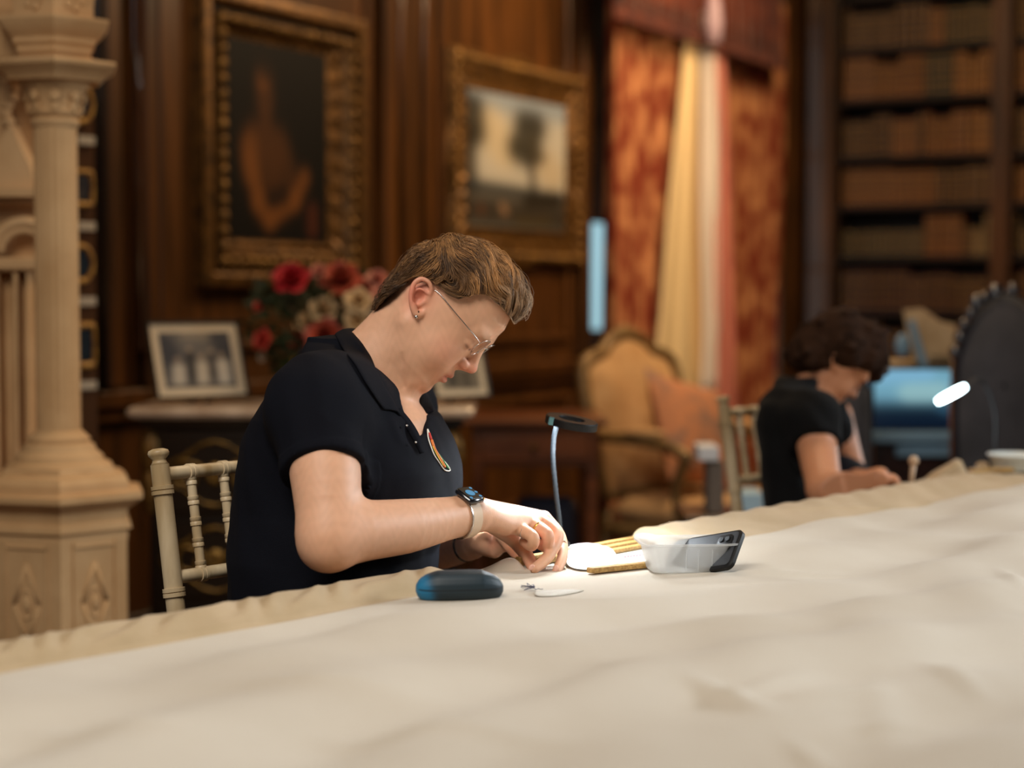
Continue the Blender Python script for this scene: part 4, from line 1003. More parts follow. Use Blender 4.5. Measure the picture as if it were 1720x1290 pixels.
    # skin colours: lips, ears, nose, cheeks, knuckles are pinker than the rest
    base = np.array(rgb(216, 166, 134)[:3]); pink = np.array(rgb(222, 128, 108)[:3]); lip = np.array(rgb(184, 98, 86)[:3]); brow = np.array(rgb(140, 100, 74)[:3])
    wp_ = np.zeros(len(vs)); P = vs
    def near(c, r): return np.exp(-(np.linalg.norm(Q-np.array(c), axis=1)/r)**2)
    for sd in (-1, 1):
        wp_ += .35*near((.075, sd*.045, -.015), .022)+.8*near((-.010, sd*.078, .006), .026)+.35*near((.108, sd*.012, -.012), .010)
    wp_ += .55*near((.124, 0, -.006), .014)+.15*near((.095, 0, -.078), .018)
    for p in [(938, 899, 2.70), (934, 897, 2.665), (917, 898, 2.635), (908, 872, 2.69), (935, 957, 2.665), (897, 952, 2.65), (897, 920, 2.63), (553, 935, 2.42), (831, 907, 2.755), (862, 925, 2.735)]:
        wp_ += .5*np.exp(-(np.linalg.norm(P-np.array(W(*p)), axis=1)/.014)**2)
    cols = base+(pink-base)*np.clip(wp_, 0, 1)[:, None]
    wl = np.exp(-(((a-.106)/.007)**2+(s/.019)**4+((b+.0415)/.0095)**4))
    cols = cols+(lip-cols)*(np.clip(wl*1.1, 0, .6))[:, None]
    for sd in (-1, 1):
        d, t = seg_dist(Q, [(.105, sd*.014, .036), (.105, sd*.030, .045), (.092, sd*.047, .041)])
        cols = cols+(brow-cols)*(.5*np.exp(-(d/.0038)**2))[:, None]
        d, t = seg_dist(Q, [(.099, sd*.018, .0125), (.101, sd*.031, .0095), (.094, sd*.045, .013)])
        cols = cols+(np.array(rgb(95, 62, 50)[:3])-cols)*(.9*np.exp(-(d/.0022)**2))[:, None]
    nz = np.sin(P[:, 0]*310+np.sin(P[:, 1]*170)*2)*np.sin(P[:, 2]*280+np.sin(P[:, 0]*190)*2)
    cols = cols*(1+.035*nz)[:, None]
    set_cols(me, np.clip(cols, 0, 1))
    return me, L, O, M, f

def hair_strands(name, L, M, roots, mats, parent, path, rad, cols, sides=3, n=9):
    """many thin tapered locks in one mesh; path(root)->list of local points"""
    V = []; Fc = []; C = []
    for i, r in enumerate(roots):
        pts = path(r, i)
        if pts is None: continue
        pts = [np.array(L(*p)) for p in pts]; m = len(pts); base = len(V)
        c = cols(r, i)
        up = M[:, 2]
        for j, p in enumerate(pts):
            t = pts[min(j+1, m-1)]-pts[max(j-1, 0)]; t = t/(np.linalg.norm(t)+1e-9)
            s1 = np.cross(t, up); s1 /= (np.linalg.norm(s1)+1e-9); s2 = np.cross(t, s1)
            rr = rad(r, i)*(1-.85*(j/(m-1))**2.2)*(.55+.45*min(1, j/1.5))
            for k in range(sides):
                q = 2*PI*k/sides; V.append(p+(s1*math.cos(q)+s2*math.sin(q))*rr); C.append(c[0]+(c[1]-c[0])*(j/(m-1)))
        for j in range(m-1):
            for k in range(sides):
                k2 = (k+1) % sides; Fc.append((base+j*sides+k, base+j*sides+k2, base+(j+1)*sides+k2, base+(j+1)*sides+k))
    me = np_mesh(name, np.array(V, np.float32), np.array(Fc, np.int32)); set_cols(me, np.clip(np.array(C), 0, 1))
    return link_mesh(name, me, mats, parent)
from mathutils.bvhtree import BVHTree
HH = [-.064, -.05, -.03, 0, .02, .05, .075, .096, .110, .122, .130, .137]
HHB = [-.038, -.050, -.061, -.068, -.070, -.070, -.061, -.048, -.036, -.022, -.008, .010]
HHF = [.02, .05, .075, .085, .088, .092, .098, .103, .1035, .099, .088, .060]
HHW = [.052, .060, .067, .072, .076, .0795, .077, .070, .062, .051, .042, .026]
def hair_cap(O, M, region, name, mt, parent, sc=1.0, grow=0.0):
    R = .19*sc
    f = Field(np.array(O)-R, np.array(O)+R, .003*sc)
    f.stack(O, M, [x*sc for x in HH], [x*sc for x in HHF], [x*sc for x in HHB], [x*sc for x in HHW], .01, 2.2, off=grow)
    vs, fs = f.mesh(); vs = relax(vs, fs, 2, .4)
    Q = (vs-np.array(O, np.float32))@M.astype(np.float32)/sc
    keep = region(Q[:, 0], Q[:, 1], Q[:, 2]); fs = fs[keep[fs].all(1)]
    used = np.unique(fs); mp = -np.ones(len(vs), int); mp[used] = np.arange(len(used)); vs2 = vs[used]; Q2 = Q[used]; fs2 = mp[fs]
    return vs2, fs2, Q2
def short_hair(O, M, L, parent, n=5200, sc=1.0, cfun=None, region=None, flow=None, length=None, lift=None, rad=.00040):
    vs, fs, Q = hair_cap(O, M, region, 'hair', None, parent, sc, -.003)
    bvh = BVHTree.FromPolygons([Vector(q) for q in Q], [tuple(x) for x in fs.tolist()])
    rng = np.random.RandomState(3)
    per = 22; nl = n//per; wgt = 1+5*np.exp(-(((Q[:, 0]+.058)/.03)**2+((Q[:, 2]-.072)/.03)**2)); idx = np.repeat(rng.choice(len(Q), nl, p=wgt/wgt.sum()), per)
    roots = Q[idx]+rng.normal(0, .0026, (nl*per, 3))
    lk = [(rng.uniform(-.5, .5), lift(Q[idx[i*per]], rng), rng.uniform(.8, 1.25), rng.uniform(0, 1)) for i in range(nl)]
    def path(r, i):
        p = Vector(r); ph, lf, sl_, hl = lk[i//per]; ph += rng.uniform(-.08, .08); lf = lf*rng.uniform(.75, 1.1)+rng.uniform(0, .0012); st = length(r, rng)*sl_; steps = 11; out = []
        if rng.rand() < .04: lf += .005; ph += rng.uniform(-1, 1)
        for j in range(steps):
            loc, nor, _, _ = bvh.find_nearest(p)
            if loc is None: return None
            t = j/(steps-1)
            if nor.dot(loc-Vector((.01, 0, .04))) < 0: nor = -nor
            if (p-loc).length > .012+lf: q = p; off = 0
            else: off = .0010+lf*(.35+.65*math.sin(PI*min(t*1.15, 1)))*min(1, t*4); q = loc+nor*off
            out.append(tuple(q))
            d = Vector(flow(np.array(q), t, ph)); d.normalize()
            dt = d-nor*d.dot(nor)*(.95 if off else 0)
            if dt.length < 1e-4: dt = d
            p = q-nor*off+dt.normalized()*(st/steps)
        return out
    kc = region(Q[:, 0]-.0, Q[:, 1], Q[:, 2]-.008); fs = fs[kc[fs].all(1)]
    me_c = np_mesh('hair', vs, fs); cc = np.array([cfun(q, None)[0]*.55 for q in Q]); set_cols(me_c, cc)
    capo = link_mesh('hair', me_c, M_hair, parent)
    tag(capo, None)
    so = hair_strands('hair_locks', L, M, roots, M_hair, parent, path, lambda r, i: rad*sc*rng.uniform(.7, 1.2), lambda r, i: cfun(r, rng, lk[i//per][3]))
    so['kind'] = 'stuff'
    return capo, so
def region_short(a, s, b):
    line = np.interp(a, [-.075, -.045, -.036, -.030, -.012, 0, .020, .036, .047, .058, .085, .11], [-.064, -.064, -.058, .015, .034, .037, .041, .046, .068, .084, .090, .090])
    return b > line
def flow_w1(q, t, ph):
    a, s, b = q; sd = -1 if s < 0 else 1
    top = 1/(1+math.exp(-(b-.062)/.012)); front = 1/(1+math.exp(-(a-.035)/.012))
    wv = math.sin(a*105+ph*1.5+b*45+s*30)
    vt = np.array([1.0, .75*wv+(-.30 if s < .02 else .3), .25*math.cos(a*80+ph)])
    vb = np.array([-.38+.25*ph, .25*math.sin(b*120+ph*4), -1.0]) if a < .004 else np.array([-1.0, .1*ph, -.42+.3*math.sin(a*90+ph*2)])
    vf = np.array([.9, .35*math.sin(a*160+ph*5), -.35+1.0*math.sin(a*120+b*60+ph*3)])
    v = vt*top+vb*(1-top)
    return v*(1-front*.6)+vf*front*.6*top+np.array([-.3, 0, 0])*front*(1-top)
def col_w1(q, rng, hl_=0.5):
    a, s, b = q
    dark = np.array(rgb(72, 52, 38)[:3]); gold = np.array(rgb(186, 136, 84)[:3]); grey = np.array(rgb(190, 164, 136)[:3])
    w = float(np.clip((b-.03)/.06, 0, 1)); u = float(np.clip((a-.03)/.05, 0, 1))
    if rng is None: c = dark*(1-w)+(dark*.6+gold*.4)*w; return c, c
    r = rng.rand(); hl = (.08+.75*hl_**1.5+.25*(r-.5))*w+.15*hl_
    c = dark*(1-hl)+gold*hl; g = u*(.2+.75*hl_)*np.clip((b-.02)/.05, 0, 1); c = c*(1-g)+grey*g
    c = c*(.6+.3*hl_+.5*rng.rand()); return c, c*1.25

def glasses(L, parent):
    M_rim = M_silver
    g = bpy.data.objects.new('glasses', None); COL.objects.link(g); g.parent = parent
    tag(g, 'thin silver-rimmed glasses low on the nose')
    def ellp(sd, n=22):
        pts = []
        for k in range(n):
            q = 2*PI*k/n; y = .0215*math.cos(q); z = .0175*math.sin(q)
            pts.append(L(.1090-abs(y)*.05-z*(-.10)-max(0, y*sd)*.14, sd*.0305+y, .0265+z))
        return pts
    for sd in (-1, 1):
        m = MB(); m.tube(ellp(sd), .00055, 6, closed=True); m.build('rim', M_rim, g, True)
        m = MB(); pts = ellp(sd); c = sum((Vector(p) for p in pts), Vector())/len(pts)
        m.add([tuple(c)]+[tuple(p) for p in pts], [(0, 1+k, 1+(k+1) % len(pts)) for k in range(len(pts))]); m.build('lens', M_lens, g, True)
        m = MB(); m.tube(catmull([L(.1055, sd*.0525, .031), L(.102, sd*.061, .0325), L(.080, sd*.0705, .033), L(.045, sd*.0735, .033), L(.016, sd*.0735, .033), L(.002, sd*.071, .029), L(-.010, sd*.069, .018)], 5), .0008, 6)
        m.build('temple', M_rim, g, True)
    m = MB(); m.tube(catmull([L(.1095, -.0095, .030), L(.1125, 0, .0325), L(.1095, .0095, .030)], 6), .0007, 6); m.build('bridge', M_rim, g, True)
    m = MB()
    for sd in (-1, 1): m.blob(L(.1075, sd*.0095, .019), (.0012, .0012, .0025))
    m.build('nose_pad', M_rim, g, True)
def shirt_w1(parent):
    f = Field((-.46, 2.28, .68), (.10, 3.06, 1.14), .0026)
    o = .007
    torso_w1(f, off=o)
    f.cap(W(562, 680, 2.59), W(532, 690, 2.52), .058, .060, .03, off=o)
    f.cap(W(532, 690, 2.52), W(546, 792, 2.468), .056, .0535, .03, off=o)
    f.cap(W(600, 692, 2.64), W(552, 676, 2.56), .058, .058, .05, off=o)
    f.cap(W(640, 650, 2.75), W(660, 690, 2.86), .056, .056, .04, off=o)
    f.cap(W(660, 690, 2.86), W(672, 770, 2.90), .056, .054, .03, off=o)
    f.cap(W(596, 640, 2.70), W(590, 670, 2.69), .055, .08, .03, off=.004)
    # folds
    def fold(pts, r, k=.012, inset=.0): f.chain([W(*p) for p in pts], [r]*len(pts), k)
    # sleeve end: flat cut
    up = (W(560, 850, 2.60)-W(546, 792, 2.468)).normalized()
    hem_c = W(546, 793, 2.468); dn = (W(553, 903, 2.42)-W(532, 690, 2.52)).normalized()
    f.plane_cut(hem_c, (dn+Vector((0, -.22, 0))).normalized(), .068)
    # neck opening and the V of the placket
    f.cap(W(690, 570, 2.70), W(652, 632, 2.695), .060, .066, .004, cut=True)
    f.cap(W(700, 640, 2.68), W(668, 684, 2.66), .058, .034, .006, cut=True)
    for p, q, r1, r2 in [((696, 670, 2.650), (700, 705, 2.61), .036, .022), ((700, 705, 2.61), (703, 733, 2.585), .020, .004)]:
        f.cap(W(*p), W(*q), r1, r2, .004, cut=True)
    vs, fs = f.mesh(); vs = relax(vs, fs, 3, .5); N = normals_of(vs, fs); disp = np.zeros(len(vs), np.float32)
    def F(pts, w, amt):
        nonlocal disp
        d, t = seg_dist(vs, [W(*p) for p in pts]); disp += amt*np.exp(-(d/w)**2)*np.sin(PI*np.clip(t, .02, .98))**.6
    # long soft folds seen in the photograph
    F([(640, 745, 2.50), (650, 790, 2.50), (640, 850, 2.50)], .012, .006)
    F([(618, 720, 2.48), (622, 760, 2.47), (612, 800, 2.47)], .008, -.006)
    F([(660, 690, 2.55), (668, 740, 2.55), (690, 780, 2.57)], .009, .004)
    F([(622, 735, 2.47), (650, 710, 2.52), (662, 690, 2.56)], .010, -.004)
    F([(600, 830, 2.5), (650, 790, 2.5), (720, 770, 2.55)], .010, .003)
    F([(520, 640, 2.52), (560, 655, 2.50), (598, 700, 2.48)], .008, .0025)
    F([(505, 665, 2.50), (545, 675, 2.47), (590, 720, 2.46)], .007, -.0025)
    F([(498, 690, 2.48), (540, 700, 2.45), (590, 745, 2.45)], .008, .0028)
    F([(494, 725, 2.47), (530, 728, 2.44), (580, 765, 2.44)], .007, -.0022)
    F([(610, 960, 2.52), (680, 945, 2.54), (716, 930, 2.58)], .009, .004)
    F([(600, 980, 2.52), (660, 972, 2.53), (716, 950, 2.58)], .008, -.0035)
    F([(690, 985, 2.56), (705, 960, 2.57), (712, 935, 2.6)], .007, .005)
    F([(440, 800, 2.62), (450, 860, 2.6), (440, 930, 2.6)], .014, .003)
    F([(480, 820, 2.52), (500, 900, 2.5), (520, 980, 2.5)], .014, -.004)
    P = vs
    disp += .0011*np.sin(P[:, 2]*55+3*np.sin(P[:, 0]*23+P[:, 1]*19))+.0007*np.sin(P[:, 0]*90+P[:, 2]*60+2*np.sin(P[:, 1]*50))
    # rib along the sleeve hem
    ax = np.array(dn); hc = np.array(hem_c); q = (vs-hc)@ax
    near_ = np.linalg.norm(vs-hc, axis=1) < .085
    disp += np.where(near_, .0022/(1+np.exp(-(q+.022)/.0012)), 0)
    vs = vs+N*disp[:, None]
    me = np_mesh('polo_shirt', vs, fs)
    o_ = link_mesh('polo_shirt', me, M_navy, parent); tag(o_, 'dark navy short-sleeved polo shirt')
    # collar: stand and fall around the neck
    rows = [  # stand foot, top ridge, fall edge
        [(674, 700, 2.600), (667, 692, 2.588), (644, 688, 2.570)],
        [(664, 680, 2.610), (656, 672, 2.598), (630, 668, 2.555)],
        [(648, 655, 2.630), (640, 644, 2.612), (612, 640, 2.545)],
        [(634, 628, 2.640), (623, 612, 2.622), (596, 612, 2.555)],
        [(622, 600, 2.65), (608, 580, 2.635), (578, 590, 2.590)],
        [(608, 582, 2.68), (592, 560, 2.675), (566, 568, 2.650)],
        [(606, 575, 2.73), (586, 554, 2.735), (564, 562, 2.75)],
        [(622, 578, 2.765), (606, 556, 2.78), (592, 572, 2.82)],
        [(650, 604, 2.785), (650, 588, 2.795), (650, 612, 2.83)],
        [(680, 650, 2.77), (690, 638, 2.775), (704, 650, 2.80)],
        [(694, 690, 2.71), (708, 664, 2.735), (724, 676, 2.74)],
        [(697, 716, 2.63), (706, 700, 2.68), (730, 690, 2.68)]]
    V = []; Fc = []; nr = 9
    cols = []
    for j in range(3):
        cols.append(catmull([W(*r[j]) for r in rows], 4))
    m = len(cols[0])
    for i in range(m):
        a, b, c = cols[0][i], cols[1][i], cols[2][i]
        pr = catmull([a, a.lerp(b, .6), b, b.lerp(c, .35)+(b-a).normalized()*.003, c], 2)
        for p in pr: V.append(p)
    k = len(pr)
    bv = BVHTree.FromPolygons([Vector(v) for v in vs], [tuple(q) for q in fs.tolist()]); eye = Vector((0, 0, CAMZ))
    for i in range(m):
        if i > 4*6: continue
        for j in range(k):
            p = V[i*k+j]; d = (p-eye); L_ = d.length; d.normalize(); h = bv.ray_cast(eye, d)
            if h[0] is not None:
                Lh = h[3]-(.0035+.004*min(1, j/(k-1)*1.5))
                if L_ > Lh or (j >= k-3): V[i*k+j] = eye+d*min(L_, Lh) if L_ > Lh else eye+d*(.5*L_+.5*Lh)
    for i in range(m-1):
        for j in range(k-1): Fc.append((i*k+j, i*k+j+1, (i+1)*k+j+1, (i+1)*k+j))
    co = from_data('collar', V, Fc, M_navy, parent)
    md = co.modifiers.new('thick', 'SOLIDIFY'); md.thickness = .0035; md.offset = 0
    md = co.modifiers.new('sub', 'SUBSURF'); md.levels = 1; md.render_levels = 1
    # placket strip and buttons
    def strip(name, ptsA, ptsB, mt):
        A = catmull([W(*p) for p in ptsA], 5); B = catmull([W(*p) for p in ptsB], 5); V = []; Fc = []
        for a, b in zip(A, B): V += [a, b]
        for i in range(len(A)-1): Fc.append((2*i, 2*i+1, 2*i+3, 2*i+2))
        o = from_data(name, V, Fc, mt, parent); md = o.modifiers.new('thick', 'SOLIDIFY'); md.thickness = .003; md.offset = 0; return o
    strip('placket', [(660, 690, 2.583), (678, 712, 2.572), (694, 737, 2.562), (706, 762, 2.560)], [(672, 686, 2.590), (690, 708, 2.582), (704, 732, 2.572), (712, 760, 2.565)], M_navy)
    for p in [(683, 715, 2.560), (698, 743, 2.553)]:
        c = W(*p); mb = MB(); mb.blob(c, .0019); mb.build('button', M_silver, parent, True)
    # embroidered badge on the far breast
    eye = Vector((0, 0, CAMZ))
    bg_ = bpy.data.objects.new('badge', None); COL.objects.link(bg_); bg_.parent = parent; tag(bg_, 'multicoloured embroidered badge on the breast')
    bv = BVHTree.FromPolygons([Vector(v) for v in vs], [tuple(q) for q in fs.tolist()])
    def onshirt(x, y):
        d = (W(x, y, 2.6)-eye).normalized(); h = bv.ray_cast(eye, d); return (h[0]+h[1]*.0012*(1 if h[1].dot(d) < 0 else -1)) if h[0] is not None else W(x, y, 2.62)
    for nm, pts, r, c in (('white_stitch', [(718, 722), (722, 733), (727, 745), (731, 757), (740, 770), (749, 780), (755, 790), (746, 790), (737, 778), (728, 764), (722, 748), (718, 734), (718, 722)], .0010, (232, 226, 214)),
                          ('orange_stitch', [(724, 740), (729, 755), (737, 769), (746, 785)], .0022, (222, 120, 52)), ('red_stitch', [(720, 728), (724, 740)], .0018, (190, 50, 40)),
                          ('green_stitch', [(733, 760), (742, 772), (752, 787)], .0013, (70, 150, 90)), ('yellow_stitch', [(726, 750), (733, 765), (743, 782)], .0009, (235, 200, 80))):
        m = MB(); m.tube([onshirt(p.x, p.y) for p in catmull([(x, y, 0) for x, y in pts], 3)], r, 6); m.build(nm, mat(nm, rgb(*c), .7), bg_, True)
    return o_, f
def torso_hit(o, px, py):
    dg = bpy.context.evaluated_depsgraph_get()
    d = (W(px, py, 3)-W(px, py, 1)).normalized()
    r = bpy.context.scene.ray_cast(dg, W(px, py, 1.0), d)
    return r
def wrist_things(parent):
    # watch: strap ring round the wrist, case on top
    c = W(777, 868, 2.574); ax = (W(800, 863, 2.60)-W(745, 872, 2.55)).normalized()
    upv = (Vector((-.10, -.85, 1))-ax*Vector((-.10, -.85, 1)).dot(ax)).normalized(); sd = ax.cross(upv)
    def ringm(name, c, r, w, th, mt, par, squash=1.0, n=36):
        V = []
        for k in range(n):
            q = 2*PI*k/n; d = upv*math.cos(q)*squash+sd*math.sin(q)
            for rr, a in ((r, -w/2), (r+th, -w/2), (r+th, w/2), (r, w/2)): V.append(c+d*rr+ax*a)
        Fq = [(4*k+j, 4*k+(j+1) % 4, 4*((k+1) % n)+(j+1) % 4, 4*((k+1) % n)+j) for k in range(n) for j in range(4)]
        return set_sharp(from_data(name, V, Fq, mt, par), 35)
    w = bpy.data.objects.new('watch', None); COL.objects.link(w); w.parent = parent; tag(w, 'black square smart watch on a beige strap')
    ringm('strap', c, .0290, .021, .0022, M_strap, w, 1.03)
    ringm('strap_edge', c+ax*(-.0095), .0292, .002, .0022, M_silver, w, 1.03)
    R = Matrix((ax, sd, upv)).transposed(); cc = c+upv*.0355-ax*.001
    m = MB(); m.box(cc, (.031, .036, .0095), M=R, bev=.0035); case = m.build('case', M_watch, w, sharp=50)
    m = MB(); m.box(cc+upv*.0049, (.026, .031, .0008), M=R, bev=.0003); m.build('screen', M_screen, w)
    m = MB()
    m.lathe([(.0001, 0), (.0075, 0), (.0075, .0003), (.0001, .0003)], cc+upv*.0054-ax*.001, 24, M=R)
    for dx, dy in ((.010, .011), (.010, -.011), (-.010, .012), (.011, 0)): m.lathe([(.0001, 0), (.0026, 0), (.0026, .0003), (.0001, .0003)], cc+upv*.0054+ax*dx+sd*dy, 12, M=R)
    m.build('dial', M_blue, w)
    m = MB(); m.box(cc+ax*.0157, (.0012, .030, .006), M=R, bev=.0004); m.build('case_edge', M_gold, w)
    ringm('red_cord', W(803, 863, 2.598), .0262, .0016, .0012, M_red, parent, 1.0)
    m = MB(); m.blob(W(801, 834, 2.585), .0024); m.blob(W(806, 835, 2.585), .0022); m.build('bead', M_gold, parent, True)
    def ring3(name, px, py, Y, d, r, th, wd, mt, seg=30):
        c = W(px, py, Y); d = Vector(d).normalized(); a = d.orthogonal().normalized(); b = d.cross(a)
        V = []
        for k in range(seg):
            q = 2*PI*k/seg; v = a*math.cos(q)+b*math.sin(q)
            for rr, z in ((r, -wd/2), (r+th, -wd/2*.7), (r+th, wd/2*.7), (r, wd/2)): V.append(c+v*rr+d*z)
        Fq = [(4*k+j, 4*k+(j+1) % 4, 4*((k+1) % seg)+(j+1) % 4, 4*((k+1) % seg)+j) for k in range(seg) for j in range(4)]
        return from_data(name, V, Fq, mt, parent)
    ring3('gold_ring', 906, 889, 2.645, W(919, 898, 2.63)-W(893, 880, 2.66), .0104, .0012, .0042, M_gold)
    ring3('thin_ring', 883.5, 895, 2.626, W(895, 902, 2.612)-W(872, 888, 2.64), .0098, .0009, .0015, M_silver)
    ring3('thin_ring', 943, 916, 2.673, W(945, 932, 2.655)-W(939, 899, 2.69), .0092, .0009, .0013, M_silver)
    m = MB(); m.blob(W(944, 901, 2.685), .0026); m.blob(W(936, 888, 2.69), .0020); m.build('ring_stone', M_silver, parent, True)
    # bangle on the far wrist
    ca, cb = W(792, 915, 2.815), W(745, 922, 2.87); d = (ca-cb).normalized(); a = d.orthogonal().normalized(); b = d.cross(a); cc = ca.lerp(cb, .18)
    m = MB(); m.tube([cc+(a*math.cos(2*PI*k/30)+b*math.sin(2*PI*k/30))*.0245 for k in range(30)], .0026, 8, closed=True); m.build('bangle', M_dark, parent, True)
    # finger nails
    def nail(px, py, Y, r, rot):
        m = MB(); m.blob(W(px, py, Y), r, M=Matrix.Rotation(math.radians(rot), 3, 'Y'), nu=12, nv=8); m.build('nail', mat_nail, parent, True)
    for q in [(934, 955, 2.619, (.0036, .0014, .0055), 8), (893, 953, 2.602, (.0040, .0014, .0050), 40), (829, 903, 2.7495, (.0040, .0020, .0060), 20)]: nail(*q)
mat_nail = mat('nail', rgb(232, 180, 160), .25, spec=.6)
_before = set(bpy.context.scene.objects)
woman = thing('person', 'person in a navy polo shirt and thin glasses bending over her needlework', 'person', (W(590, 1000, 2.7).x, 2.7, 0))
def keep_parent(o, p):
    bpy.context.view_layer.update(); o.parent = p; o.matrix_parent_inverse = p.matrix_world.inverted()
me_b, L1, O1, M1, fld = body_w1()
body1 = link_mesh('body', me_b, M_skin)
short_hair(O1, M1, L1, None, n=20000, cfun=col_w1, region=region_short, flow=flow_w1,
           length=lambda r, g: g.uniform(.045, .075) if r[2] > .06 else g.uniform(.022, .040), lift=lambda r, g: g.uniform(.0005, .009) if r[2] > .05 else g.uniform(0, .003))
glasses(L1, None)
m = MB(); m.blob(L1(.014, -.0725, -.0095), .0035); m.blob(L1(.018, -.0735, -.0150), .003); m.build('earring', M_silver, None, True)
shirt1, sf = shirt_w1(None)
wrist_things(None)
for o in list(bpy.context.scene.objects):
    if o not in _before and o.type in ('MESH', 'EMPTY') and o is not woman and o.parent is None: keep_parent(o, woman)
# ------------------------------------------------------------------ the second embroiderer, in a black T-shirt
def person2():
    Y = 3.95; sc = .82
    t = thing('person', 'dark-haired person in a black T-shirt bending over the far end of the table', 'person', (W(1330, 850, Y).x, Y, 0))
    O = W(1390, 606, Y); M = head_basis(50, -4)
    f = Field((.45, 3.62, .70), (.98, 4.32, 1.20), .0038)
    L = add_head(f, O, M, sc, detail=False)
    f.cap(W(1392, 628, Y), W(1352, 672, Y), .044, .048, .02); f.cap(W(1374, 640, Y), W(1372, 690, Y-.01), .034, .04, .02)
    f.ell(W(1350, 760, Y), (.07, .13, .15), None, .03)
    sh, el, wr = W(1365, 700, Y-.15), W(1385, 822, 3.66), W(1455, 812, 3.60)
    f.chain([sh, W(1374, 760, 3.76), el], [.046, .042, .036], k0=.02); f.chain([el, W(1420, 820, 3.62), wr], [.036, .034, .024], k0=.012)
    f.chain([wr, W(1470, 806, 3.62), W(1490, 806, 3.64)], [.022, .020, .014], k0=.01)
    for i in range(4): f.chain([W(1484, 802+2*i, 3.66-.02*i), W(1500, 802+3*i, 3.65-.02*i), W(1508, 810+2*i, 3.64-.02*i)], [.0085, .0078, .0068], k0=.004)
    f.chain([W(1468, 808, 3.60), W(1486, 814, 3.585), W(1500, 816, 3.59)], [.011, .009, .0075], k0=.006)
    f.chain([W(1400, 700, Y+.14), W(1430, 800, Y+.05), W(1450, 812, 3.80), W(1478, 800, 3.74)], [.044, .036, .030, .02], k0=.02)
    vs, fs = f.mesh(); vs = relax(vs, fs, 1, .4); me = np_mesh('person_body', vs, fs)
    set_cols(me, np.tile(np.array(rgb(196, 136, 100)[:3]), (len(vs), 1))); body = link_mesh('body', me, M_skin)
    # T-shirt
    g = Field((.35, 3.60, .66), (.98, 4.32, 1.14), .0045)
    zs = [.66, .72, .80, .88, .925, .955, .978]; pf = [(1282, 1420), (1280, 1420), (1274, 1402), (1266, 1394), (1272, 1392), (1296, 1384), (1316, 1370)]
    MM = yawM(-18); O2 = np.array((.62, Y, 0)); F = []; Bk = []; Wd = [.165, .165, .16, .155, .145, .115, .07]
    for (a, b), w in zip(pf, Wd):
        xa, xb = (a-860)/FPX*Y, (b-860)/FPX*Y; half = (xb-xa)/2; D = math.sqrt(max(half**2-(w*.309)**2, .05**2))/.951; cc_ = ((xa+xb)/2-.62)*.951; F.append(cc_+D); Bk.append(cc_-D)
    g.stack(O2, MM, zs, F, Bk, Wd, .02, 2.3)
    g.cap(W(1340, 700, Y-.08), sh, .050, .052, .03); g.chain([sh, W(1372, 748, 3.775)], [.056, .054], k0=.03)
    g.cap(W(1385, 690, Y+.08), W(1402, 740, Y+.12), .052, .05, .03)
    g.plane_cut(W(1373, 750, 3.77), (W(1385, 822, 3.66)-sh).normalized(), .062)
    g.cap(W(1385, 625, Y), W(1362, 664, Y), .048, .052, .004, cut=True)
    vs, fs = g.mesh(); vs = relax(vs, fs, 2, .5); N = normals_of(vs, fs)
    vs = vs+N*(.002*np.sin(vs[:, 2]*60+3*np.sin(vs[:, 0]*30+vs[:, 1]*20)))[:, None]
    ts = link_mesh('t_shirt', np_mesh('t_shirt', vs, fs), M_black)
    # curly hair
    def reg(a, s, b): return b > np.interp(a, [-.075, -.05, -.02, 0, .02, .05, .10], [-.075, -.070, -.030, .0, .02, .05, .07])
    f3 = Field(np.array(O)-.17, np.array(O)+.17, .004)
    rr = random.Random(8)
    base = [(-.045, 0, .0, .068), (-.03, 0, .06, .080), (.03, 0, .095, .070), (.075, 0, .085, .045), (-.055, 0, -.045, .042), (.0, .055, .04, .045), (.0, -.055, .05, .045), (.045, -.045, .075, .035), (-.045, -.05, -.02, .04), (.095, 0, .075, .030)]
    for a, s, b, r in base: f3.cap(L(a, s, b), L(a+.001, s, b), r*sc*1.02, r*sc*1.02, .02)
    for i in range(150):
        a, s, b, r = base[rr.randrange(len(base))]; th, ph = rr.uniform(0, 2*PI), math.acos(rr.uniform(-1, 1)); q = np.array([math.sin(ph)*math.cos(th), math.sin(ph)*math.sin(th), math.cos(ph)]); c = np.array([a, s, b])+q*r*1.0
        if not reg(c[0], c[1], c[2]): continue
        f3.cap(L(*c), L(*(c+np.array([rr.uniform(-.01, .01)]*3))), .013*sc, .011*sc, .006)
    f3.cap(L(.06, 0, -.02), L(.08, 0, -.03), .062*sc, .060*sc, .004, cut=True)
    vs, fs = f3.mesh(); me = np_mesh('hair', vs, fs); rng = np.random.RandomState(2)
    M_hair2 = attr_mat('dark_hair_mass', .85, spec=.12)
    set_cols(me, np.array(rgb(46, 27, 15)[:3])*(.7+.6*rng.rand(len(vs)))[:, None]); hr = link_mesh('hair', me, M_hair2); tag(hr, 'dark curly chin-length hair')
    m = MB()
    for i in range(420):
        k = base[rr.randrange(len(base))]; th, ph = rr.uniform(0, 2*PI), math.acos(rr.uniform(-1, 1)); q = np.array([math.sin(ph)*math.cos(th), math.sin(ph)*math.sin(th), math.cos(ph)]); c = np.array(k[:3])+q*(k[3]+.008)
        if not reg(*c): continue
        pts = []; w1 = np.cross(q, [0, 0, 1.]); w1 /= np.linalg.norm(w1)+1e-6; w2 = np.cross(q, w1)
        for j in range(8): a_ = j*1.0; pts.append(L(*(c+w1*.008*math.cos(a_)+w2*(.008*math.sin(a_))+(w2*.002-q*.0)*j)))
        m.tube(pts, .0011, 4, cap=False)
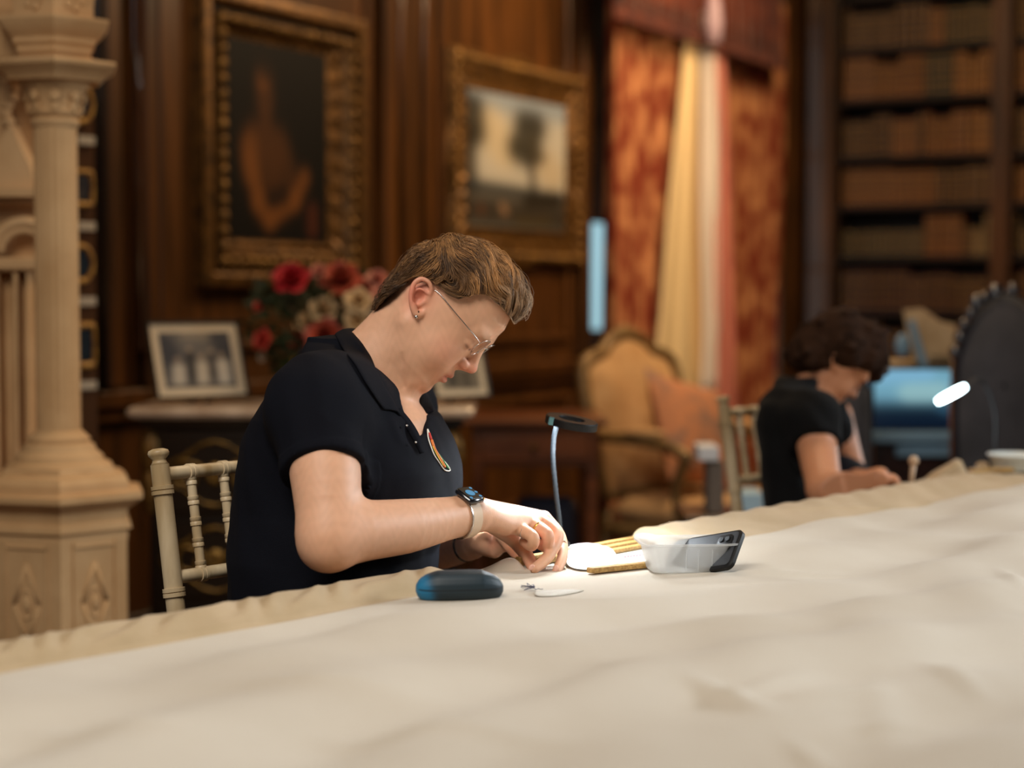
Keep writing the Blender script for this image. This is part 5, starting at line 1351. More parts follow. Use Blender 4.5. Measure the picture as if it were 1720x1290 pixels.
    cur = m.build('hair_curls', mat('dark_hair', rgb(40, 24, 14), .8, spec=.15), None, True); cur['kind'] = 'stuff'
    for o in (body, ts, hr, cur): keep_parent(o, t)
person2()
# ------------------------------------------------------------------ seated legs under the table, on the two chairs
M_trouser = mat('dark_trousers', rgb(16, 17, 24), .85, spec=.2); M_shoe = mat('black_shoe', rgb(14, 13, 13), .4)
def seated_legs(base, parent, w=.10, sc=1.0):
    e = Vector((.641, .7675, 0)); n = Vector((.7675, -.641, 0)); P = lambda a, b, z: base+n*a+e*b+Vector((0, 0, z))
    f = Field((base.x-.35, base.y-.60, .02), (base.x+.60, base.y+.42, .80), .007)
    f.cap(P(.14, -.06, .575), P(.14, .06, .575), .115*sc, None, .03); f.cap(P(.12, 0, .60), P(.10, 0, .70), .13*sc, .12*sc, .04)
    for s in (-1, 1): f.chain([P(.16, s*w*.8, .55), P(.36, s*w, .56), P(.53, s*w*1.1, .53), P(.55, s*w*1.1, .30), P(.53, s*w*1.1, .10)], [.086*sc, .078*sc, .062*sc, .052*sc, .042*sc], k0=.02)
    vs, fs = f.mesh(); vs = relax(vs, fs, 2, .5); o = link_mesh('trousers', np_mesh('trousers', vs, fs), M_trouser); keep_parent(o, parent)
    for s in (-1, 1):
        m = MB(); m.tube([P(.50, s*w*1.1, .045), P(.56, s*w*1.1, .048), P(.64, s*w*1.12, .036), P(.72, s*w*1.14, .024)], [.038, .043, .040, .018], 12); o = m.build('shoe', M_shoe, None, True); keep_parent(o, parent)
seated_legs(base1, woman)
seated_legs(base2, [o for o in bpy.data.objects if o.name == 'person.001'][0], .09, .86)
# ------------------------------------------------------------------ the long table and its linen
TA = Vector((-.56, 2.0155, .75)); TE = Vector((.641, .7675, 0)); TN = Vector((.7675, -.641, 0))
def TP(s, t, z=0.0): return TA + TE*s + TN*t + Vector((0, 0, z))
M_linen = mat('linen', rgb(204, 194, 178), .9, c2=rgb(192, 180, 162), scale=3.0, bump=.25, bscale=1500, sheen=.15)
M_linen.node_tree.nodes['Principled BSDF'].inputs['Subsurface Weight'].default_value = .0
M_hem = mat('hem_linen', rgb(188, 164, 130), .9, c2=rgb(174, 150, 114), scale=9.0, bump=.3, bscale=1200, sheen=.15)
M_calico = mat('white_calico', rgb(240, 236, 226), .9, bump=.2, bscale=1500)
M_wood = mat('pale_wood', rgb(196, 160, 96), .5, c2=rgb(150, 112, 58), scale=30, stretch=(1, 12, 12), bump=.1)
M_tabwood = mat('table_wood', rgb(96, 60, 34), .5, c2=rgb(70, 42, 24), scale=14)
M_plastic_k = mat('black_plastic', rgb(12, 12, 13), .4, spec=.35)
M_gun = mat('grey_metal', rgb(18, 24, 29), .55, 0)
RZ_E = math.atan2(TE.y, TE.x)

def st_of(px, py):
    p = W(px, py, 2.0); d = p-Vector((0, 0, CAMZ)); k = (.756-CAMZ)/d.z; p = Vector((0, 0, CAMZ))+d*k
    return (p-TA).dot(TE), (p-TA).dot(TN)
def cloth_h(s, t):
    """height of the cloth over the table top"""
    s = np.asarray(s, float); t = np.asarray(t, float)
    sm = lambda x, a, b: np.clip((x-a)/(b-a), 0, 1)**2*(3-2*np.clip((x-a)/(b-a), 0, 1))
    gapl = 1-sm(s, .64, .77); gapr = sm(s, 1.165, 1.175)
    # rolled hem towards the near end
    w1 = .078+.006*np.sin(s*9); x = np.clip(t/w1, 0, 1); roll = .027*np.sqrt(np.clip(1-(2*x-1)**2, 0, 1))*(.8+.2*(1-x))
    wr = np.sin((s*1.0+t*1.6)*92+2.2*np.sin(s*17)+1.5*np.sin(s*41))
    roll = roll*(1+.16*wr*sm(x, .15, .6)*(x < .999))+0
    # wide soft roll towards the far end
    w2 = .15; x2 = np.clip(t/w2, 0, 1); roll2 = .036*np.sqrt(np.clip(1-(1.25*x2-.25)**2, 0, 1))*(1-sm(x2, .55, 1)*.55)*(x2 < 1)
    roll2 = .030*np.clip(np.sin(PI*np.clip(x2, 0, 1)**.55), 0, 1)*(1+.05*np.sin(s*70+t*60))
    h = roll*gapl+roll2*gapr
    q = sm(t, .05, .22)
    sw, tw = st_of(1010, 965); q = q*(1-.92*np.exp(-(((s-sw)/.34)**2+((t-tw)/.20)**2)**2))
    h = h+q*1.9*(.0042*np.sin(t*17+s*4.2+1.6*np.sin(s*3.1+t*2))+.0030*np.sin(t*31-s*5.5+2*np.sin(s*4.0))+.0016*np.sin(s*23+t*14+2*np.sin(t*9))+.005)
    def crease(s0, t0, s1, t1, w, a):
        ds, dt = s1-s0, t1-t0; L2 = ds*ds+dt*dt; u = np.clip(((s-s0)*ds+(t-t0)*dt)/L2, 0, 1)
        d2 = (s-s0-u*ds)**2+(t-t0-u*dt)**2; return a*np.exp(-d2/w**2)*np.sin(PI*np.clip(u, .03, .97))
    for c in CREASES: h = h+crease(*c)
    return h
def crz(a, b, w, h): return (*st_of(*a), *st_of(*b), w, h)
CREASES = [crz((1180, 968), (1480, 955), .010, .006), (crz((1200, 985), (1420, 975), .012, -.004)), crz((1150, 1150), (1300, 1215), .015, .010), crz((1190, 1200), (1380, 1130), .014, .008),
           crz((1300, 1190), (1500, 1165), .018, .009), crz((1420, 1230), (1600, 1215), .016, .008), crz((1550, 1110), (1660, 1180), .016, .007), crz((1280, 880), (1500, 860), .008, .004),
           crz((1680, 960), (1720, 1010), .012, .007), crz((20, 1225), (330, 1262), .022, .008), crz((300, 1150), (760, 1175), .03, .007), crz((500, 1230), (1000, 1265), .02, .007),
           crz((840, 1005), (1000, 1020), .02, .004), crz((900, 1060), (1400, 1050), .03, .005), crz((1540, 850), (1720, 835), .02, .007), crz((1000, 1130), (1180, 1110), .03, .006),
           crz((1470, 1130), (1500, 1290), .02, .006), crz((1320, 1240), (1400, 1290), .012, .006)]
def surf(s, t): return TP(s, t, float(cloth_h(s, t))+.002)
ss = np.concatenate([np.arange(-1.3, 2.3, .007), np.arange(2.3, 4.4, .02)])
tt = np.concatenate([[-.012, -.011, -.009, -.005, -.002], np.arange(0, .16, .004), np.arange(.16, 1.62, .009)])
S, T = np.meshgrid(ss, tt, indexing='ij'); Hh = cloth_h(S, np.maximum(T, 0))+.002
drop = np.where(T < 0, 1, 0); Z = Hh.copy()
for k, zz in enumerate([-.20, -.10, -.03, .0, .003]): Z[:, k] = zz+(0 if k > 2 else .0)+.006*np.sin(ss*30)*0
Vv = np.stack([TA.x+TE.x*S+TN.x*T, TA.y+TE.y*S+TN.y*T, TA.z+Z], -1).reshape(-1, 3)
ni, nj = S.shape; I, J = np.meshgrid(np.arange(ni-1), np.arange(nj-1), indexing='ij'); b0 = (I*nj+J).ravel()
Ff = np.stack([b0, b0+1, b0+nj+1, b0+nj], 1)[:, ::-1]
linen = link_mesh('linen_cloth', np_mesh('linen_cloth', Vv, Ff), M_linen)
linen.data.materials.append(M_hem)
mi = np.zeros(len(linen.data.polygons), np.int32); jj = J.ravel(); sv = ss[I.ravel()]; tv = tt[jj]
mi[((sv < .70) & (tv < .086)) | ((sv > 1.168) & (tv < .148))] = 1; linen.data.polygons.foreach_set('material_index', mi)
tag(linen, 'huge cream linen cloth covering the long table, its edge rolled into a puckered hem', 'cloth')
tbl = thing('table', 'long worktable hidden under the cream linen cloth', 'table', TP(1.5, .8, -.75), RZ_E)
def tbox(name, s0, s1, t0, t1, z0, z1, mt, parent):
    m = MB(); m.box(((s0+s1)/2-1.5, -((t0+t1)/2-.8), (z0+z1)/2+.75), (s1-s0, t1-t0, z1-z0), bev=.003); return m.build(name, mt, parent)
tbox('tabletop', -1.29, 4.35, .012, 1.60, -.04, -.014, M_tabwood, tbl)
for s_ in (-.9, .9, 2.6, 4.1):
    for t_ in (.3, 1.35): tbox('leg', s_-.035, s_+.035, t_-.035, t_+.035, -.75, -.04, M_tabwood, tbl)

# ---- things lying at the work place
# slate frame bars seen in the gap of the roll
fr = thing('slate_frame', 'pale wooden frame bars showing in the gap between the cloth rolls', 'embroidery frame', TP(1.1, .02, .002))
def loose_bar(name, p0, p1, w, h, mt, parent):
    p0, p1 = Vector(p0), Vector(p1); d = (p1-p0); m = MB(); rz = math.atan2(d.y, d.x)
    m.box((p0+p1)/2-Vector(parent.location if parent else (0, 0, 0)), (d.length, w, h), rz=rz, bev=.0012); return m.build(name, mt, parent)
loose_bar('bar', TP(.86, .022, .0105), TP(1.185, .022, .0105), .011, .013, M_wood, fr)
loose_bar('bar', TP(.90, .036, .0085), TP(1.185, .036, .0085), .012, .010, M_wood, fr)
loose_bar('bar', TP(.95, .051, .0065), TP(1.185, .051, .0065), .011, .007, M_wood, fr)
# flat slat and stitched tape beside the tub
def on_cloth(px, py, dz=0.0):
    s, t = st_of(px, py); return surf(s, t)+Vector((0, 0, dz))
a_, b_ = on_cloth(990, 961, .006), on_cloth(1088, 951, .006)
o = loose_bar('wood_strip', a_, b_, .016, .008, M_wood, None); tag(o, 'flat pale wooden slat lying on the linen left of the plastic tub', 'wood strip')
def patch(name, grid, mt, thick=.0012, sub=2, parent=None):
    V = [p for r in grid for p in r]; n = len(grid[0])
    Fq = [(i*n+j, i*n+j+1, (i+1)*n+j+1, (i+1)*n+j) for i in range(len(grid)-1) for j in range(n-1)]
    o = from_data(name, V, Fq, mt, parent); md = o.modifiers.new('t', 'SOLIDIFY'); md.thickness = thick
    md = o.modifiers.new('s', 'SUBSURF'); md.levels = sub; md.render_levels = sub; return o
tp = patch('stitched_tape', [[on_cloth(x, y, .0065+.002*math.sin(x)) for x in (1036, 1052, 1068, 1090)] for y in (950, 943, 938)], M_calico)
tag(tp, 'white fabric tape with a row of pink stitches beside the plastic tub', 'tape')
m = MB()
for i in range(7):
    a = on_cloth(1049+5*i, 943.5-.6*i, .0105); m.tube([a, a+Vector((.0028, .002, .0006))], .0007, 5)
st = m.build('stitches', mat('pink_thread', rgb(196, 60, 110), .6), tp, True)
# bright white pattern cloth between hand and tub
wh = patch('pattern_cloth', [[on_cloth(950, 952, .003), on_cloth(985, 958, .003), on_cloth(1012, 955, .004), on_cloth(1044, 947, .004)],
                             [on_cloth(948, 942, .009), on_cloth(985, 946, .012), on_cloth(1015, 944, .014), on_cloth(1038, 940, .010)],
                             [on_cloth(946, 932, .014), on_cloth(980, 932, .019), on_cloth(1008, 931, .019), on_cloth(1030, 932, .014)],
                             [on_cloth(944, 923, .008), on_cloth(975, 921, .014), on_cloth(1000, 921, .013), on_cloth(1022, 925, .009)]], M_calico)
tag(wh, 'curled piece of bright white fabric under the lamp right of the hand', 'fabric')
# turned back corner of the linen held by the left hand
_fr = [(700, 1004, 2.50), (745, 996, 2.54), (790, 990, 2.57), (825, 988, 2.585), (850, 979, 2.60), (870, 972, 2.61), (887, 967, 2.62)]
_mi = [(704, 998, 2.515), (748, 986, 2.56), (792, 978, 2.59), (828, 970, 2.605), (852, 960, 2.62), (872, 962, 2.63), (885, 963, 2.63)]
_ri = [(710, 992, 2.53), (755, 976, 2.58), (790, 962, 2.615), (824, 950, 2.635), (848, 933, 2.65), (868, 936, 2.655), (881, 957, 2.65)]
_ba = [(722, 992, 2.56), (765, 978, 2.61), (800, 966, 2.645), (830, 956, 2.665), (852, 944, 2.68), (868, 944, 2.68), (878, 958, 2.67)]
_b2 = [(730, 1000, 2.60), (775, 990, 2.65), (808, 982, 2.69), (836, 974, 2.70), (856, 962, 2.71), (868, 958, 2.71), (876, 960, 2.69)]
fl = patch('linen_flap', [[W(p[0], p[1]-e_, p[2]) for p in r] for r, e_ in ((_fr, 1), (_mi, 4), (_ri, 4), (_ba, 2), (_b2, 0))], M_linen, .0015, 2, linen)
# glasses case
def glasses_case():
    c = on_cloth(772, 1003); t = thing('glasses_case', 'dark teal hard glasses case lying on the linen', 'glasses case', c, math.radians(8))
    f = Field((-.085, -.045, -.01), (.085, .045, .06), .0016)
    M = np.eye(3)
    f.stack((0, 0, 0), M, [.0, .004, .012, .022, .030, .035, .038], [.052, .056, .0590, .0585, .054, .046, .028], [-.052, -.056, -.0590, -.0585, -.054, -.046, -.028], [.019, .023, .026, .0255, .022, .017, .008], .0, 2.9)
    vs, fs = f.mesh(); vs = relax(vs, fs, 4, .5)
    sh = np.interp(vs[:, 0], [-.06, -.03, .03, .06], [.86, 1.0, 1.0, .80]); vs[:, 2] *= sh; vs[:, 1] *= sh
    me = np_mesh('shell', vs, fs); cols = np.tile(np.array(rgb(20, 40, 50)[:3]), (len(vs), 1))
    end = 1/(1+np.exp((vs[:, 0]+.036+.25*vs[:, 2])/.0025)); cols = cols+(np.array(rgb(14, 108, 150)[:3])-cols)*end[:, None]
    set_cols(me, cols); link_mesh('shell', me, attr_mat('case_vinyl', .5, bump=.15, bscale=900), t)
    m = MB(); pts = [(.0585*math.copysign(abs(math.cos(q))**.7, math.cos(q))*.985, .0268*math.copysign(abs(math.sin(q))**.7, math.sin(q))*.97, .0150) for q in [2*PI*k/40 for k in range(40)]]
    m.tube(pts, .0005, 6, closed=True); m.build('seam', mat('case_seam', rgb(12, 16, 20), .6), t, True)
    return t
glasses_case()
# plastic tub with the phone leaning in it
M_tub = mat('clear_plastic', rgb(232, 236, 238), .28, spec=.5, alpha=.42)
def tub():
    c = on_cloth(1153, 957); rz = math.radians(5)
    t = thing('plastic_tub', 'shallow translucent plastic tub on the linen with a phone leaning in it', 'tub', c, rz)
    def ringp(hx, hy, z, r=.022, n=6):
        out = []
        for cx, cy, a0 in ((hx-r, hy-r, 0), (-hx+r, hy-r, 90), (-hx+r, -hy+r, 180), (hx-r, -hy+r, 270)):
            for k in range(n): a = math.radians(a0+90*k/(n-1)); out.append((cx+r*math.cos(a), cy+r*math.sin(a), z))
        return out
    rings = [ringp(.054, .034, .0015, .016), ringp(.0575, .0375, .004), ringp(.0655, .0455, .040), ringp(.0685, .0485, .0425), ringp(.0735, .0535, .0430), ringp(.0735, .0535, .0455),
             ringp(.0690, .0490, .0455), ringp(.0650, .0450, .0420), ringp(.0562, .0362, .0055), ringp(.053, .033, .0035, .016)]
    n = len(rings[0]); V = [p for r in rings for p in r]
    Fq = [(i*n+k, i*n+(k+1) % n, (i+1)*n+(k+1) % n, (i+1)*n+k) for i in range(len(rings)-1) for k in range(n)]
    Fq += [tuple(range(n-1, -1, -1)), tuple(range((len(rings)-1)*n, len(rings)*n))]
    set_sharp(from_data('bowl', V, Fq, M_tub, t), 50)
    m = MB()
    for x in (-.008, .010, .030): m.box((x+.0, -.0420, .021), (.0009, .0009, .032), M=Matrix.Rotation(math.radians(12), 3, 'X'))
    m.build('rib', M_tub, t)
    # the phone
    p0, p1 = W(1130, 962, 2.60), W(1232, 905, 2.66)
    ph = thing('phone', 'black smartphone in a black case leaning in the plastic tub', 'phone', c+Vector((.006, .004, .0035)), 0)
    ax = Vector((.66, -.70, .22)).normalized()       # long side to the right
    up = Vector((.46, .45, .76)); up = (up-ax*up.dot(ax)).normalized(); nn = ax.cross(up)
    R = Matrix((ax, up, nn)).transposed()
    def slab(name, w, h, d, r, off, mt, cx=0, cy=0, parent=ph):
        pts = [(x+cx, y+cy) for x, y, _ in ringp(w/2, h/2, 0, r)]; n = len(pts); b = min(.0022, d*.4)
        lv = [(-d/2, .001+b), (-d/2+b, 0), (d/2-b, 0), (d/2, .001+b)]; V = []
        for z, ins in lv:
            for x, y in pts: V.append(R @ Vector(((x-cx)*(1-2*ins/w)+cx, (y-cy)*(1-2*ins/h)+cy, z+off)) + C0)
        Fq = [(i*n+k, i*n+(k+1) % n, (i+1)*n+(k+1) % n, (i+1)*n+k) for i in range(3) for k in range(n)]+[tuple(range(n-1, -1, -1)), tuple(range(3*n, 4*n))]
        return set_sharp(from_data(name, V, Fq, mt, parent), 35)
    C0 = W(1181, 932, 2.615)-Vector(ph.location)
    slab('case', .138, .068, .0105, .011, 0, mat('phone_case', rgb(10, 10, 11), .5, spec=.3))
    slab('back', .130, .060, .001, .008, .0056, mat('phone_back', rgb(50, 52, 56), .5, spec=.3))
    mm = slab('camera_bump', .030, .030, .0022, .008, .0068, M_plastic_k, .042, .010)
    for dx, dy in ((-.006, .006), (.006, .006), (-.006, -.006)):
        mb = MB(); mb.lathe([(.0001, 0), (.0045, 0), (.0045, .0014), (.0036, .0016), (.0001, .0012)], R @ Vector((.042+dx, .010+dy, .0078))+C0, 14, M=R); l_ = mb.build('lens', M_gun, mm, sharp=30)
tub()
# needle case of folded paper, with loose thread
pk = patch('paper_packet', [[on_cloth(896, 1003, .001), on_cloth(925, 1003, .001), on_cloth(955, 998, .001), on_cloth(981, 991, .001)], [on_cloth(897, 998, .006), on_cloth(925, 998, .006), on_cloth(955, 994, .004), on_cloth(982, 990, .002)], [on_cloth(899, 992, .002), on_cloth(925, 991, .002), on_cloth(955, 989, .002), on_cloth(980, 988.5, .001)]], mat('tracing_paper', rgb(176, 168, 152), .6), .0006)
tag(pk, 'small pointed paper packet on the linen in front of the hand', 'paper packet')
rg = random.Random(4)
for nm, cx, cy, colr, lab in (('thread', 886, 991, rgb(40, 44, 80), 'tangle of dark blue thread left of the paper packet'),):
    m = MB(); pts = [on_cloth(cx+rg.uniform(-14, 14), cy+rg.uniform(-4, 4), .003+.006*rg.random()) for _ in range(16)]
    pts += [on_cloth(cx+10+k*4, cy-1+rg.uniform(-2, 2), .002) for k in range(5)]
    m.tube(catmull(pts, 5), .00045, 5); tag(m.build(nm, mat('navy_thread', colr, .7), None, True), lab, 'thread')

# ---- gooseneck ring lamp
def ring_lamp():
    base = TP(.989, -.002, 0); top = W(934, 716, 2.80)
    t = thing('ring_lamp', 'small black ring lamp on a grey gooseneck clamped to the table edge', 'lamp', (base.x, base.y, .75))
    o3 = Vector(t.location)
    pts = [W(941, 925, 2.80), W(940, 880, 2.80), W(934, 830, 2.80), W(929, 775, 2.80), W(930, 738, 2.80), W(936, 712, 2.795)]
    m = MB(); cm = catmull(pts, 14); m.tube([p-o3 for p in cm], [.0038+.0004*math.sin(i*2.6) for i in range(len(cm))], 10); m.build('gooseneck', M_gun, t, True)
    m = MB(); m.box(W(941, 935, 2.80)-o3, (.03, .035, .05), bev=.004); m.build('clamp', M_plastic_k, t)
    c = W(960, 709, 2.79); ex = Vector((.985, -.05, -.19)).normalized(); ez = Vector((.19, -.10, .98)); ez = (ez-ex*ez.dot(ex)).normalized(); ey = ez.cross(ex)
    R = Matrix((ex, ey, ez)).transposed(); n = 48; V = []; prof = [(.0205, -.0062), (.020, -.0035), (.020, .004), (.0215, .0055), (.0400, .0055), (.0415, .004), (.0415, -.0062), (.0398, -.0062), (.0395, -.0030), (.0225, -.0030), (.0222, -.0062)]
    for k in range(n):
        q = 2*PI*k/n
        for r, z in prof: V.append(c-o3+R @ Vector((r*math.cos(q), r*math.sin(q), z)))
    mm = len(prof); Fq = [(k*mm+j, ((k+1) % n)*mm+j, ((k+1) % n)*mm+(j+1) % mm, k*mm+(j+1) % mm) for k in range(n) for j in range(mm)]
    set_sharp(from_data('ring_head', V, Fq, M_plastic_k, t), 35)
    m = MB(); m.box(c-o3+R @ Vector((-.031, -.028, 0)), (.009, .006, .013), M=R, bev=.001); m.build('collar', mat('teal_metal', rgb(110, 160, 170), .3, .8), t)
    V = []
    for k in range(n):
        q = 2*PI*k/n
        for r in (.0230, .0390): V.append(c-o3+R @ Vector((r*math.cos(q), r*math.sin(q), -.0034)))
    Fq = [(2*k, 2*k+1, 2*((k+1) % n)+1, 2*((k+1) % n)) for k in range(n)]
    from_data('led_panel', V, Fq, mat('led', (1, 1, 1, 1), .5, emit=(.86, .94, 1, 1), estr=330), t)
ring_lamp()
# ------------------------------------------------------------------ things on the right
M_grey = mat('charcoal_velvet', rgb(58, 54, 58), .8, c2=rgb(40, 38, 42), scale=10, sheen=.4)
M_carve = mat('dark_carved_wood', rgb(34, 34, 42), .18, spec=.8, coat=.8)
def tall_chair(label, pts, Y, d, crest, yaw=0.0, knobs=()):
    """high carved chair back: pts = outline measured on its front plane"""
    c = W(sum(p[0] for p in pts)/len(pts), 645, Y); t = thing('carved_chair', label, 'chair', (c.x, Y, 0)); o = Vector(t.location)
    P = [W(x, y, Y)-o for x, y in pts]; n = len(P); cen = sum(P, Vector())/n
    V = []
    for s, y in ((.97, .05), (1.0, .03), (1.0, .0), (.96, -.018), (.88, -.012)):
        for p in P: V.append(cen+(p-cen)*s+Vector((0, y, 0)))
    m = MB(); m.add(V, [(i*n+k, i*n+(k+1) % n, (i+1)*n+(k+1) % n, (i+1)*n+k) for i in range(4) for k in range(n)]+[tuple(range(n-1, -1, -1))]); m.build('back_frame', M_carve, t, sharp=50)
    V = []
    for s, y in ((.90, -.008), (.78, -.03), (.4, -.045), (.02, -.048)):
        for p in P: V.append(cen+(p-cen)*s+Vector((0, y, 0)))
    m = MB(); m.add(V, [(i*n+k, i*n+(k+1) % n, (i+1)*n+(k+1) % n, (i+1)*n+k) for i in range(3) for k in range(n)]); m.build('back_upholstery', M_grey, t, True)
    if knobs:
        m = MB()
        for x, y, r in knobs: m.blob(W(x, y, Y)-o+Vector((0, -.005, 0)), (r, .02, r), nu=10, nv=8)
        m.build('crest_carving', M_carve, t, True)
    xs = [p.x for p in P]; x0, x1 = min(xs), max(xs)
    m = MB(); m.box(((x0+x1)/2, -.22, .44), (x1-x0, .46, .09), bev=.03); m.build('seat', M_grey, t, sharp=60)
    for x in (x0+.03, x1-.03):
        for y in (-.42, .01): m = MB(); m.tube([(x, y, .42), (x, y, 0)], .022, 8); m.build('leg', M_carve, t, True)
    return t
tall_chair('tall charcoal chair with a shiny carved crest at the right edge', [(1605, 960), (1600, 800), (1598, 680), (1603, 600), (1618, 555), (1640, 515), (1668, 493), (1690, 486), (1720, 500), (1752, 530), (1775, 600), (1780, 700), (1775, 960)], 4.75, .05,
           None, knobs=[(1604, 590, .018), (1612, 566, .018), (1618, 545, .016), (1630, 526, .018), (1640, 508, .022), (1652, 500, .014), (1672, 491, .024), (1700, 486, .018)])
tall_chair('charcoal chair with its back half hidden by the person in the black T-shirt', [(1398, 960), (1398, 700), (1404, 640), (1425, 618), (1450, 622), (1464, 650), (1466, 960)], 4.9, .05, None)
# writing desk with a lit screen
M_deskw = mat('desk_wood', rgb(60, 26, 14), .4, c2=rgb(40, 18, 10), scale=8)
M_bluegloss = mat('pale_blue_gloss', rgb(120, 150, 172), .25, spec=.6)  # pale blue on the desk edges stands in for reflections there
dk = thing('desk', 'dark red-brown desk with pale blue edges behind the second person', 'desk', (W(1545, 800, 5.2).x, 5.45, 0)); do = Vector(dk.location)
def dbox(name, px0, px1, y0, y1, Y, d, mt, bev=.004, par=None, off=None):
    off = do if off is None else off
    a, b = W(px0, y0, Y), W(px1, y1, Y); m = MB(); m.box(Vector(((a.x+b.x)/2, Y+d/2, (a.z+b.z)/2))-off, (b.x-a.x, d, abs(a.z-b.z)), bev=bev); return m.build(name, mt, dk if par is None else par)
dbox('desk_top', 1462, 1700, 726, 745, 5.20, .50, M_bluegloss); dbox('drawer_front', 1506, 1640, 747, 768, 5.21, .03, M_bluegloss); dbox('carcase', 1468, 1690, 746, 1100, 5.24, .42, M_deskw)
sc_ = thing('monitor', 'flat screen showing a pale blue glow behind the second person', 'monitor', (do.x, 5.30, W(1540, 726, 5.3).z)); mo = Vector(sc_.location)
dbox('housing', 1464, 1612, 618, 722, 5.30, .03, M_plastic_k, .004, sc_, mo)
def p_screen(u, v): return blobs(u, v, rgb(10, 22, 38)[:3], [(0, .80, 1, .80, .34, (110, 160, 180), .95), (.45, .62, .75, .62, .16, (150, 186, 184), .6), (.05, .9, .6, .95, .14, (120, 170, 200), .7), (.85, .35, .95, .3, .1, (40, 74, 96), .7)])
ms = attr_mat('screen_picture', .2); nt_ = ms.node_tree; at_ = [n for n in nt_.nodes if n.type == 'ATTRIBUTE'][0]; pb = nt_.nodes['Principled BSDF']; nt_.links.new(at_.outputs['Color'], pb.inputs['Emission Color']); pb.inputs['Emission Strength'].default_value = 1.1
pb.inputs['Base Color'].default_value = (0, 0, 0, 1)
for l in list(nt_.links):
    if l.to_socket == pb.inputs['Base Color']: nt_.links.remove(l)
a_, b_ = W(1468, 719, 5.295), W(1608, 621, 5.295)
canvas('screen', lambda x, n, z: Vector((x, 5.295, z))-mo, a_.x, b_.x, 0, a_.z, b_.z, p_screen, sc_, 60, 50, mt=ms)
m = MB(); m.box((0, .04, .006), (.14, .12, .012), bev=.003); m.build('stand', M_plastic_k, sc_)
# papers standing above the screen on a stand
M_paper = mat('old_paper', rgb(206, 178, 140), .8, c2=rgb(176, 146, 108), scale=12)
ps = thing('paper_stack', 'sheaf of cream papers leaning above the glowing screen', 'papers', (W(1560, 620, 5.5).x, 5.5, .74)); po = Vector(ps.location)
def sheet(name, pts, Y, dY, mt):
    V = [W(x, y, Y)-po for x, y in pts]; n = len(V); V += [v+Vector((0, .004+dY, 0)) for v in V]
    return from_data(name, V, [tuple(range(n-1, -1, -1)), tuple(range(n, 2*n))]+[(k, (k+1) % n, n+(k+1) % n, n+k) for k in range(n)], mt, ps, False)
sheet('sheet', [(1517, 520), (1550, 518), (1580, 540), (1606, 545), (1604, 620), (1556, 622), (1535, 614)], 5.50, .004, M_paper)
sheet('sheet', [(1524, 540), (1536, 536), (1560, 618), (1548, 624)], 5.46, .002, M_bluegloss); sheet('sheet', [(1545, 530), (1602, 552), (1600, 600), (1562, 596)], 5.48, .002, M_paper)
dbox('stand', 1466, 1604, 606, 617, 5.50, .10, M_pw if False else M_paper, .002, ps, po); dbox('stand_leg', 1530, 1545, 617, 726, 5.52, .03, M_deskw, .002, ps, po)
m = MB(); m.blob((0, 0, 0), (.024, .008, .036)); o = m.build('hand_mirror', M_bluegloss, None, True); o.location = W(1516, 580, 5.42); tag(o, 'small pale blue oval disc beside the papers', 'mirror')
# lit wand lamp
wl_ = thing('wand_lamp', 'glowing white tube lamp on a thin arm at the right', 'lamp', W(1660, 800, 4.30)); wo = Vector(wl_.location)
p0, p1 = W(1574, 675, 4.30), W(1622, 649, 4.30)
m = MB(); m.tube([p0-wo+(p1-p0)*k/6 for k in range(7)], [.006, .0085, .009, .009, .009, .0085, .006], 12); m.build('tube', mat('lamp_tube', (1, 1, 1, 1), .4, emit=(.72, .95, 1, 1), estr=14), wl_, True)
m = MB(); m.tube(catmull([p1-wo, W(1650, 640, 4.33)-wo, W(1672, 700, 4.33)-wo, W(1668, 792, 4.30)-wo], 6), .004, 8); m.lathe([(.001, 0), (.035, 0), (.035, .012), (.001, .014)], W(1668, 800, 4.30)-wo, 20); m.build('arm', M_plastic_k, wl_, True)
d = bpy.data.lights.new('wand_light', 'POINT'); d.energy = 1.1; d.color = (.8, .93, 1); d.shadow_soft_size = .04; lo = bpy.data.objects.new('wand_light', d); COL.objects.link(lo); lo.location = (p0+p1)/2+Vector((0, -.05, -.03))
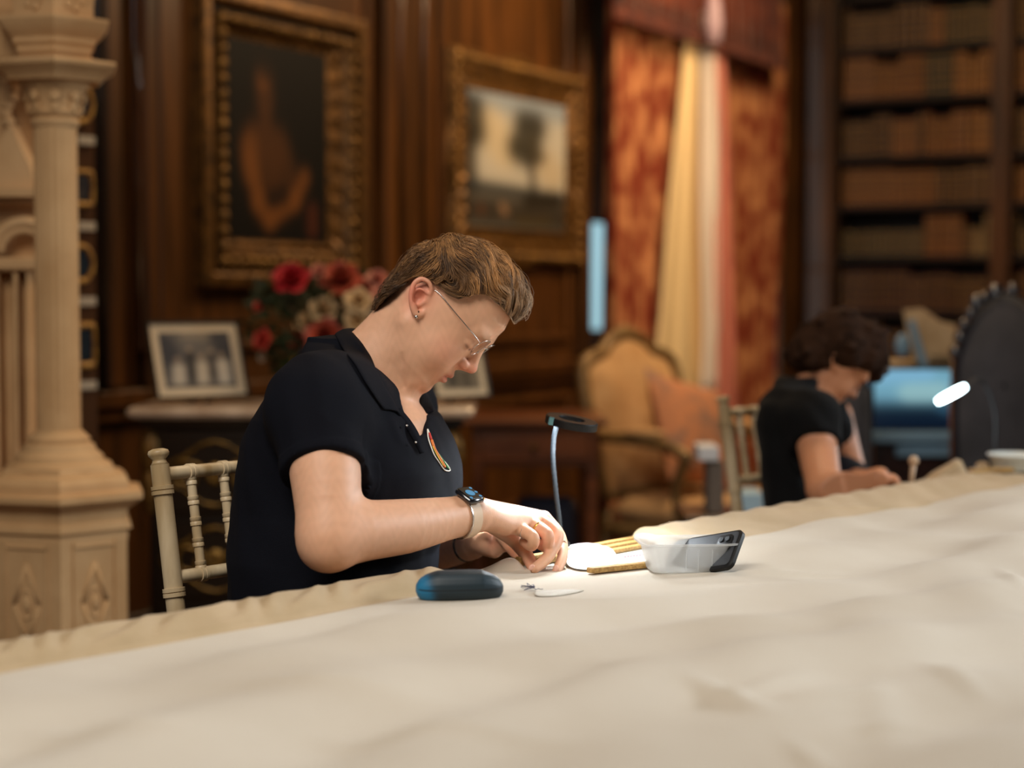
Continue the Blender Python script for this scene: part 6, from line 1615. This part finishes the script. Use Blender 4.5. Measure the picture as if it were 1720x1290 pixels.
# objects on the far end of the linen
def at_cloth(px, py):
    s, t = st_of(px, py); return surf(s, max(t, 0))
def place(o, p): o.location = p
tubm = MB(); tubm.lathe([(.001, 0), (.046, 0), (.050, .002), (.056, .030), (.061, .031), (.061, .036), (.054, .036), (.048, .004), (.001, .003)], (0, 0, 0), 28); o = tubm.build('white_tub', mat('milky_plastic', rgb(214, 222, 222), .4), None, True); o.location = at_cloth(1706, 806); tag(o, 'round white plastic tub on the far linen at the right edge', 'tub')
m = MB(); m.add([(-.055, -.02, 0), (.055, -.02, 0), (.055, .03, 0), (-.055, .03, 0), (-.02, -.01, .028), (.030, -.01, .056), (.032, .02, .056), (-.02, .025, .028)], [(0, 1, 5, 4), (1, 2, 6, 5), (2, 3, 7, 6), (3, 0, 4, 7), (4, 5, 6, 7), (3, 2, 1, 0)])
o = m.build('folded_cloth', M_hem, None, True); md = o.modifiers.new('s', 'SUBSURF'); md.levels = md.render_levels = 2; o.modifiers['s'].subdivision_type = 'SIMPLE'; o.location = at_cloth(1568, 812)+Vector((0, 0, 0)); o.rotation_euler = (0, 0, .2); tag(o, 'tan folded cloth peak on the far linen beside the dark chair', 'cloth')
m = MB(); m.blob((0, 0, .010), (.035, .018, .011)); o = m.build('cotton_wool', M_white, None, True); o.location = at_cloth(1615, 808); tag(o, 'small white soft pad on the far linen', 'pad')
m = MB(); m.blob((0, 0, .009), (.016, .012, .010)); o = m.build('thread_ball', M_hem, None, True); o.location = at_cloth(1650, 806); tag(o, 'small cream ball of thread between the white pad and the white tub', 'thread')
m = MB(); m.box((0, 0, .004), (.10, .02, .008), bev=.001); o = m.build('wooden_rule', M_wood); o.location = at_cloth(1665, 812); o.rotation_euler = (0, 0, .25); tag(o, 'pale wooden rule on the far linen left of the white tub', 'rule')
m = MB(); m.tube([(0, 0, 0), (.003, 0, .03), (.006, 0, .06)], [.0045, .005, .006], 10); m.blob((.0062, 0, .066), .011); o = m.build('awl', mat('awl_handle', rgb(190, 160, 130), .5), None, True); o.location = at_cloth(1500, 822)+Vector((0, 0, .0)); tag(o, 'pale-knobbed upright awl beside the second pair of hands', 'tool')
m = MB(); m.box((0, 0, .004), (.10, .05, .008), bev=.002); o = m.build('needle_book', mat('green_felt', rgb(80, 112, 96), .8)); o.location = at_cloth(1425, 838); o.rotation_euler = (0, 0, .4); tag(o, 'green felt needle book by the second person\'s arm', 'needle book')
